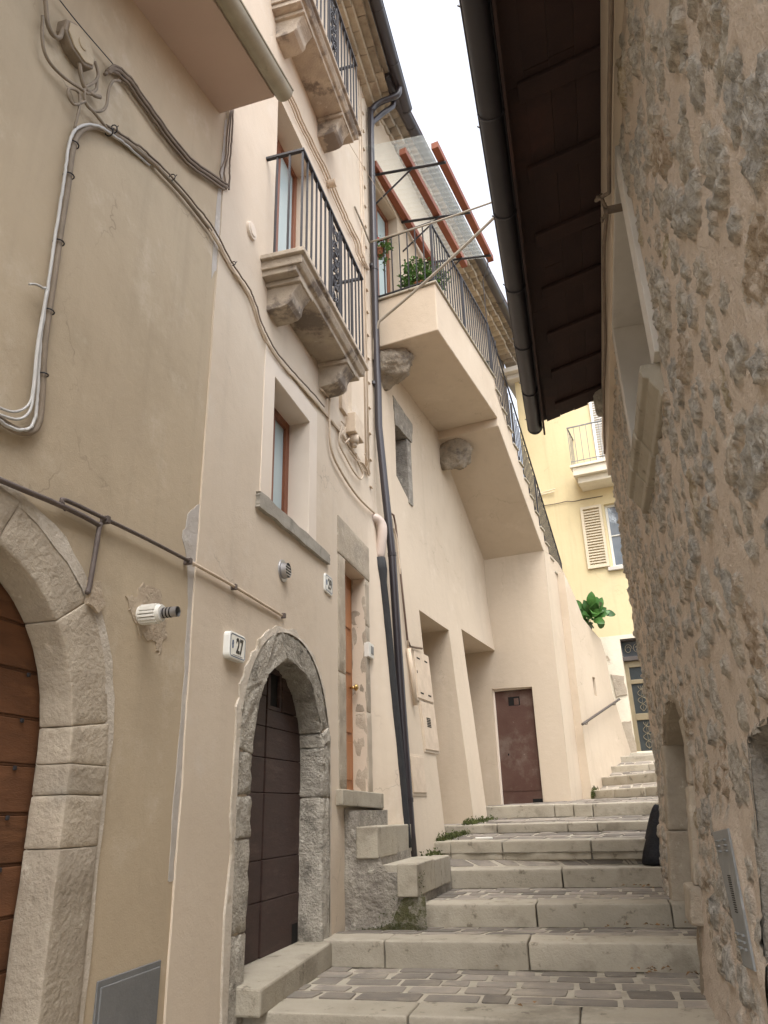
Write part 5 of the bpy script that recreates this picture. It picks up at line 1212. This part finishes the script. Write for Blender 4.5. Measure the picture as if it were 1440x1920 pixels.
def plate(pxa, label, txt, W, Hh, n0):
    u, z = FA.pix(*pxa, n0)
    t = thing('number_plate', label, 'number plate', FA.w(u, 0, z))
    m1 = MB(FA); m1.prism(rrect(u-W/2, u+W/2, z-Hh/2, z+Hh/2, .03), 0, n0); m1.build('plate', mt['plate'], t, bevel=.006)
    i_ = .012; o = rrect(u-W/2+i_, u+W/2-i_, z-Hh/2+i_, z+Hh/2-i_, .022); inn_ = rrect(u-W/2+i_+.006, u+W/2-i_-.006, z-Hh/2+i_+.006, z+Hh/2-i_-.006, .017)
    m1 = MB(FA)
    for a in range(len(o)): b_ = (a+1) % len(o); m1.q((o[a][0], n0+.0012, o[a][1]), (o[b_][0], n0+.0012, o[b_][1]), (inn_[b_][0], n0+.0012, inn_[b_][1]), (inn_[a][0], n0+.0012, inn_[a][1]))
    m1.build('border', mt['blue'], t)
    m1 = MB(FA); V, Fc = textmesh(txt, Hh*.78, .004); sx = .74; k0 = len(m1.v)
    for x, y, zz_ in V: m1.v.append(FA.w(u+W*.10+x*sx, n0+.0015+zz_, z+y))
    for f in Fc: m1.f.append([i+k0 for i in f]); m1.fc.append(0.)
    m1.build('numerals', mt['black'], t)
    m1 = MB(FA); P = [(u-W*.30+.010*math.cos(a), z+.005+.026*math.sin(a)) for a in np.linspace(0, 2*math.pi, 13)[:-1]]
    for a in range(12): b_ = (a+1) % 12; m1.tube([(P[a][0], n0+.001, P[a][1]), (P[b_][0], n0+.001, P[b_][1])], .0013, 4)
    m1.tube([(u-W*.30, n0+.001, z-.018), (u-W*.30, n0+.001, z+.03)], .0016, 4); m1.tube([(u-W*.30-.007, n0+.001, z+.01), (u-W*.30+.007, n0+.001, z+.01)], .0016, 4)
    m1.tube([(u-W*.3, n0+.001, z-Hh*.5+.026), (u+W*.3, n0+.001, z-Hh*.5+.026)], .0012, 4)
    m1.build('emblem', mt['blue'], t)
plate((446, 1213), 'white enamel house number plate reading 27 beside the small arched door', '27', .23, .165, .05)
plate((617, 1096), 'white enamel house number plate reading 29 beside the tall door', '29', .20, .165, .03)
# door bell unit right of door 29
n0 = .1
for _ in range(8): u, z = FA.pix(697, 1220, n0+.04); n0 = float(nA(u, z))
m1 = MB(FA); t = thing('doorbell', 'small white doorbell box on the wall right of door 29', 'doorbell', FA.w(u, n0, z))
m1.box(u-.085, u+.085, n0-.02, n0+.04, z-.075, z+.075); m1.build('casing', mt['white'], t, bevel=.008)
m1 = MB(FA); m1.box(u-.03, u+.06, n0+.039, n0+.045, z-.035, z+.045); m1.build('button', mt['greymetal'], t, bevel=.003)
# downpipe at the corner: swan neck, straight length, battered foot
dp = thing('downpipe', 'tall dark brown downpipe in the corner between the two cream houses', 'downpipe', FA.w(7.62, .3, -.5))
U_ = 7.62
P = [FA.w(7.72, .50, 9.90), FA.w(7.70, .46, 9.72), FA.w(7.66, .22, 9.62), FA.w(7.63, .09, 9.46)] + [FA.w(U_, .075, 9.2), FA.w(U_, .07, 6.5), FA.w(U_, .07, 5.2), FA.w(U_, .075, 4.8)]
P = spline(P, 5)
for x, y in ((710, 800), (722, 920), (735, 1040), (752, 1300), (770, 1560), (774, 1606)):
    n_, z = FA.pixu(x, y, U_); P.append(FA.w(U_, n_, z))
m1 = MB(); m1.tubew(P, .045, 14); m1.build('pipe', mt['pipe'], dp, smooth=True)
m1 = MB(FA); m1.tubew([FB.w(.25, .36, 9.9), FB.w(.2, .34, 9.66), FB.w(.12, .2, 9.5), FB.w(.02, .08, 9.28), FA.w(U_, .07, 9.05)], .04, 12); m1.build('branch', mt['pipe'], dp, smooth=True)
m1 = MB(FA)
for x, y in ((697, 500), (700, 720), (735, 1040), (766, 1500)):
    n_, z = FA.pixu(x, y, U_); m1.tube([(U_, n_, z-.02), (U_, n_, z+.02)], .050, 14)
for z in (8.2, 6.6): m1.tube([(U_, .07, z-.02), (U_, .07, z+.02)], .05, 14)
m1.build_each('collar', mt['pipe'], dp)
# second pipe: pink elbow, black insulated length
ip = thing('waste_pipe', 'pink pipe elbow leading into a black insulated pipe beside the downpipe', 'pipe', FA.w(7.5, .1, -.4))
g_ = lambda x, y, U0=7.50: (lambda nz_: FA.w(U0, nz_[0], nz_[1]))(FA.pixu(x, y, U0))
m1 = MB(); m1.tubew(spline([FA.w(7.44, -.05, 3.02), FA.w(7.46, .04, 3.04), FA.w(7.5, .10, 2.98), FA.w(7.5, .11, 2.85), g_(711, 1050)], 5), .055, 14); m1.build('elbow', mt['pink'], ip, smooth=True)
m1 = MB(); Q = [g_(710, 1048)] + [g_(x, y) for x, y in ((713, 1070), (716, 1092), (722, 1140), (736, 1290), (750, 1440), (760, 1560), (763, 1590))]; m1.tubew(Q, [.075, .078, .055, .05, .05, .05, .05, .05], 14); m1.build('insulation', mt['foam'], ip, smooth=True)
# gas pipe and conduit right of the downpipe
def pB(x, y, off=.03):   # point on the battered wall of the stair house
    s_, z_ = FB.pix(x, y, 0.)
    for _ in range(8): n_ = nB(s_, z_)+off; s_, z_ = FB.pix(x, y, n_)
    return FB.w(s_, n_, z_), s_, z_, n_
m1 = MB(); m1.tubew([pB(x, y)[0] for x, y in ((726, 958), (738, 966), (742, 985), (752, 1085), (764, 1200), (769, 1212), (778, 1214), (791, 1216))], .013, 8); tag(m1.build('gas_pipe', mt['copper'], smooth=True), 'thin brown gas pipe running down to the upper meter cabinet', 'pipe')
m1 = MB(); m1.tubew([pB(x, y)[0] for x, y in ((724, 982), (738, 990), (744, 1010), (752, 1085), (762, 1180), (766, 1216))], .012, 8); m1.tubew([pB(x, y, .035)[0] for x, y in ((766, 1216), (772, 1260), (779, 1322))], .026, 10); tag(m1.build('cream_conduit', mt['cable_cream'], smooth=True), 'cream conduit thickening beside the upper meter cabinet', 'conduit')
# meter cabinets
def cabinet(pxs, label, slots, lock=True):
    q = [pB(x, y, 0) for x, y in pxs]; s0 = (q[0][1]+q[3][1])/2; s1 = (q[1][1]+q[2][1])/2; z1 = (q[0][2]+q[1][2])/2; z0 = (q[2][2]+q[3][2])/2
    t = thing('meter_cabinet', label, 'meter cabinet', FB.w(s0, nB(s0, z0), z0), 'meter cabinets on the stair house')
    m1 = MB(FB); h = lambda a, b_, d, e, lo, hi: m1.hexa([(a, nB(a, d)+lo, d), (b_, nB(b_, d)+lo, d), (b_, nB(b_, d)+hi, d), (a, nB(a, d)+hi, d)], [(a, nB(a, e)+lo, e), (b_, nB(b_, e)+lo, e), (b_, nB(b_, e)+hi, e), (a, nB(a, e)+hi, e)])
    h(s0-.02, s1+.03, z0-.03, z1+.02, -.02, .012); m1.build('frame', mt['peach_dimmed'], t, bevel=.003)
    m1 = MB(FB); h(s0, s1, z0, z1, -.02, .024); d_ = m1.build('door', mt['cable_cream'], t, bevel=.004)
    m1 = MB(FB)
    for (a, b_, c, w_, hh) in slots: ua, zc = s0+(s1-s0)*a, z0+(z1-z0)*b_; h(ua-w_/2, ua+w_/2, zc-hh/2, zc+hh/2, .01, .026)
    if slots: m1.build_each('slot', mt['void'], d_)
cabinet([(771, 1219), (801, 1233), (809, 1316), (783, 1311)], 'upper cream meter cabinet with four short slots in its door', [(.25, .86, 0, .10, .018), (.75, .86, 0, .10, .018), (.25, .12, 0, .10, .018), (.75, .12, 0, .10, .018), (.08, .55, 0, .02, .03)])
cabinet([(785, 1315), (811, 1322), (820, 1410), (796, 1404)], 'middle cream meter cabinet with a column of louvre slots', [(.42, .66-.035*k_, 0, .13, .012) for k_ in range(6)])
cabinet([(766, 1416), (790, 1421), (797, 1488), (772, 1485)], 'lowest plain cream meter cabinet beside the foot of the downpipe', [])
# ---- cables over the alley
a = FA.w(7.6, .12, 5.75); b_ = zx(925, 388, 6.6)
e = b_ + (b_-a)/np.linalg.norm(b_-a)*2.5
def sag(a, b_, s_, k=24): return [lerp(a, b_, i/k) - Zv*s_*4*(i/k)*(1-i/k) for i in range(k+1)]
m1 = MB(); m1.tubew([FA.w(7.6, .03, 5.2), FA.w(7.6, .05, 5.5)] + sag(a, e, .16), .018, 8); tag(m1.build('street_cable', mt['cable_street'], smooth=True), 'thick pale cable sagging across the alley from the wall corner', 'cable')
a = FA.w(7.45, .06, 6.9); b_ = zx(1076*.0+918, 369, 6.9); e = b_ + (b_-a)/np.linalg.norm(b_-a)*2.5
m1 = MB(); m1.tubew(sag(a, e, .10), .012, 7); m1.tubew([FA.w(7.45, .06, 6.9), FA.w(7.2, .05, 6.95), FA.w(6.9, .03, 7.0)], .012, 7); tag(m1.build('street_cable', mt['cable_street'], smooth=True), 'thinner cable crossing the alley in front of the landing railing', 'cable')
m1 = MB(); m1.tubew(sag(FA.w(5.9, .2, 7.1), FB.w(.45, .5, 7.2), .05, 8), .003, 5); tag(m1.build('thin_wire', mt['cable_cream']), 'thin pale wire hanging from the upper balcony past the downpipe', 'wire')

# ================================================================== right wall details
P = [FR.w(u, .075 + .01*nz(u, 5), 3.36+.015*nz(u, 2)) for u in np.arange(-2, 3.7, .12)]
rc = thing('eave_cables', 'pair of dusty cables clipped along the rubble wall under the dark eave', 'cable', FR.w(3, 0, 3.3))
m1 = MB(); m1.tubew(P, .012, 7); m1.build('cable', mt['cable_brown'], rc, smooth=True)
m1 = MB(); m1.tubew([p+Zv*.03*(1+.3*nz(i*.4, 3)) for i, p in enumerate(P)], .009, 7); m1.build('cable', mt['cable_brown'], rc, smooth=True)
m1 = MB(FR); m1.tubew([P[-1], FR.w(3.75, .14, 3.42), FR.w(3.8, .1, 3.5), FR.w(3.95, .07, 3.47)] + [FR.w(u, .07+.012*nz(u, 7), 3.56+.02*nz(u*2, 2)) for u in np.arange(4.3, 7.9, .2)], .012, 7); m1.build('cable', mt['cable_brown'], rc, smooth=True)
m1 = MB(FR); m1.box(3.71, 3.75, -.02, .11, 3.295, 3.325); m1.box(3.71, 3.75, .09, .11, 3.265, 3.355); m1.tube([(3.73, .10, 3.3), (3.76, .125, 3.26), (3.7, .13, 3.235)], .009, 6); m1.tube([(3.74, .08, 3.31), (3.66, .12, 3.34), (3.68, .14, 3.38)], .010, 6)
tag(m1.build('wall_bracket', mt['cable_brown'], bevel=.005), 'rough iron bracket holding cables beside the white framed window', 'bracket')
# grey meter panel with ventilation slots
pn = thing('utility_cabinet', 'tall grey steel cabinet door with vent slots set in the rubble wall', 'cabinet', FR.w(4.2, 0, -.8))
def cq(s_, t_):   # s_ 0..1 left to right in the photo, t_ 0..1 top to bottom
    A, B_, C_, D_ = [np.array(v) for v in c4]; return (A*(1-s_)+B_*s_)*(1-t_)+(D_*(1-s_)+C_*s_)*t_
def hx(m, s0, s1, t0, t1, lo, hi):
    q = [cq(s0, t0), cq(s1, t0), cq(s1, t1), cq(s0, t1)]; m.hexa([(v[0], nf(v[1])+lo, v[1]) for v in q], [(v[0], nf(v[1])+hi, v[1]) for v in q])
m1 = MB(FR); hx(m1, 0, 1, 0, 1, -.12, .014); m1.build('panel', mt['greymetal'], pn, bevel=.004)
m1 = MB(FR)
for k_ in range(17): hx(m1, .42, .62, .37+.0165*k_, .37+.0165*k_+.007, 0, .0155)
m1.build_each('vent_slot', mt['void'], pn)
m1 = MB(FR)
for zr in (.08, .125, .17, .78, .825, .87):
    for ur in (.16, .60): hx(m1, ur, ur+.2, zr, zr+.014, 0, .024)
m1.build_each('louvre', mt['greymetal'], pn, bevel=.002)
# black sack leaning on the jamb
bgp = A_(7.55, 2.43); P = zx(1236, 1622, -.53)
t = MB(); rnd = random.Random(3); kk = 20; lev = [(0, .13, .16), (.015, .15, .18), (.10, .145, .17), (.24, .115, .14), (.38, .085, .105), (.49, .055, .07), (.53, .02, .03)]
rgs = []
for li, (h, a, b_) in enumerate(lev):
    ring = []
    for i in range(kk):
        an = 2*math.pi*i/kk; q = 1+.13*nz(math.cos(an)*1.6, math.sin(an)*1.6, h*4)+.06*math.sin(an*5+h*9)
        t.v.append(P + UA*(.05+math.cos(an)*b_*q+h*.10) + NA*(-.01+math.sin(an)*a*1.05*q+h*.17) + Zv*(h + (.02*math.sin(an*3) if li > 4 else 0))); ring.append(len(t.v)-1)
    rgs.append(ring)
for i in range(len(rgs)-1):
    for j in range(kk): t.f.append([rgs[i][j], rgs[i][(j+1) % kk], rgs[i+1][(j+1) % kk], rgs[i+1][j]]); t.fc.append(0.)
t.f += [rgs[0][::-1], rgs[-1]]; t.fc += [0., 0.]
tag(t.build('black_sack', mt['bag'], sub=1, smooth=True), 'black plastic sack leaning on the stone jamb at the right of the steps', 'sack')
# scrap of white litter
q = zx(908, 1572, -.285); m1 = MB(); m1.box(q[0]-.09, q[0]+.09, q[1]-.0, q[1]+.08, q[2]-.01, q[2]+.012); tag(m1.build('paper_scrap', mt['white'], bevel=.006), 'flat white scrap of litter lying on a middle step', 'litter')
# dry leaves, moss
m1 = MB(); rnd = random.Random(19)
for (x, y, z, nl, sp) in ((1235, 1826, -1.0, 16, .11), (1300, 1828, -1.0, 5, .05), (1185, 1740, -.835, 14, .09), (1245, 1740, -.84, 4, .05), (1195, 1664, -.69, 8, .07), (1230, 1668, -.69, 3, .06), (1070, 1765, -.84, 2, .05), (930, 1818, -1.01, 2, .02), (1000, 1890, -1.0, 2, .1), (1275, 1735, -.84, 3, .04)):
    c0 = zx(x, y, z)
    for i in range(nl):
        p = c0 + np.array([rnd.gauss(0, sp), rnd.gauss(0, sp*.5), .012+rnd.uniform(0, .012)]); a = np.array([rnd.gauss(0, 1), rnd.gauss(0, 1), rnd.gauss(0, .25)]); a /= np.linalg.norm(a); b_ = np.cross(a, np.array([rnd.gauss(0, .3), rnd.gauss(0, .3), 1])); s_ = rnd.uniform(.02, .045); k0 = len(m1.v)
        m1.v += [p, p+a*s_*.5+b_*s_*.32+Zv*.006, p+a*s_, p+a*s_*.5-b_*s_*.32+Zv*.006]; c_ = rnd.uniform(-1, 1); m1.f += [[k0, k0+1, k0+2], [k0, k0+2, k0+3]]; m1.fc += [c_, c_]
tag(m1.build('dry_leaves', mt['dry'], norm=False), 'small brown dry leaves scattered on the lower steps', 'leaves', kind='stuff')
m1 = MB(); rnd = random.Random(23)
def mossline(a, b_, n, wd, hh, out):
    for i in range(n):
        t_ = rnd.random(); p = lerp(np.array(a, float), np.array(b_, float), t_) + np.array(out)*abs(rnd.gauss(0, wd)) + Zv*abs(rnd.gauss(0, hh))*(.4+.9*abs(nz(t_*7, 3.3)))
        s_ = rnd.uniform(.008, .022); k0 = len(m1.v); d = np.array([rnd.gauss(0, 1), rnd.gauss(0, 1), abs(rnd.gauss(0, 1))+.5]); d /= np.linalg.norm(d); e_ = np.cross(d, np.array([rnd.gauss(0, 1), rnd.gauss(0, 1), .2])); e_ /= np.linalg.norm(e_)
        m1.v += [p-e_*s_*.5, p+e_*s_*.5, p+d*s_*1.6]; m1.f.append([k0, k0+1, k0+2]); m1.fc.append(0.)
mossline(FB.w(.75, nB(.75, -.3)+.0, -.30), FB.w(1.75, nB(1.75, -.2)+.0, -.27), 900, .05, .04, NB)
mossline(FB.w(1.75, nB(1.75, -.17), -.165), FB.w(2.95, nB(2.95, -.17), -.15), 900, .05, .045, NB)
mossline(FB.w(.05, .3, -.5), FB.w(.7, nB(.7, -.4), -.44), 700, .05, .06, NB)
mossline(FF.w(-.15, .05, .1), FF.w(.0, .06, .23), 350, .03, .06, NF)
def mossface(u0, n0, n1, z0, z1, cnt):
    for i in range(cnt):
        t_ = rnd.random(); q_ = rnd.random()
        if q_ > .25+1.1*t_*abs(nz(t_*3, q_*3, 1))+.5*t_: continue
        n_ = n0+(n1-n0)*t_; z = z0+(z1-z0)*q_
        p = FA.w(u0-.012*nz(n_, z, 0, 9)-.02*nz(n_, z, 4, 3)-.002, n_, z); s_ = rnd.uniform(.004, .011); k0 = len(m1.v)
        d = -UA*rnd.uniform(.3, 1)+NA*rnd.gauss(0, .8)+Zv*rnd.gauss(0, .8); d /= np.linalg.norm(d); e_ = np.cross(d, np.array([rnd.gauss(0, 1), rnd.gauss(0, 1), rnd.gauss(0, 1)])); e_ /= np.linalg.norm(e_)
        m1.v.extend([p-e_*s_*.6, p+e_*s_*.6, p+d*s_*1.5]); m1.f.append([k0, k0+1, k0+2]); m1.fc.append(0.)
mossface(6.38, .30, .68, -.86, -.40, 900); mossface(6.38, .05, .68, -.87, -.80, 900)
tag(m1.build('moss', mt['moss'], norm=False), 'low green moss along the edges of the steps', 'moss', kind='stuff')
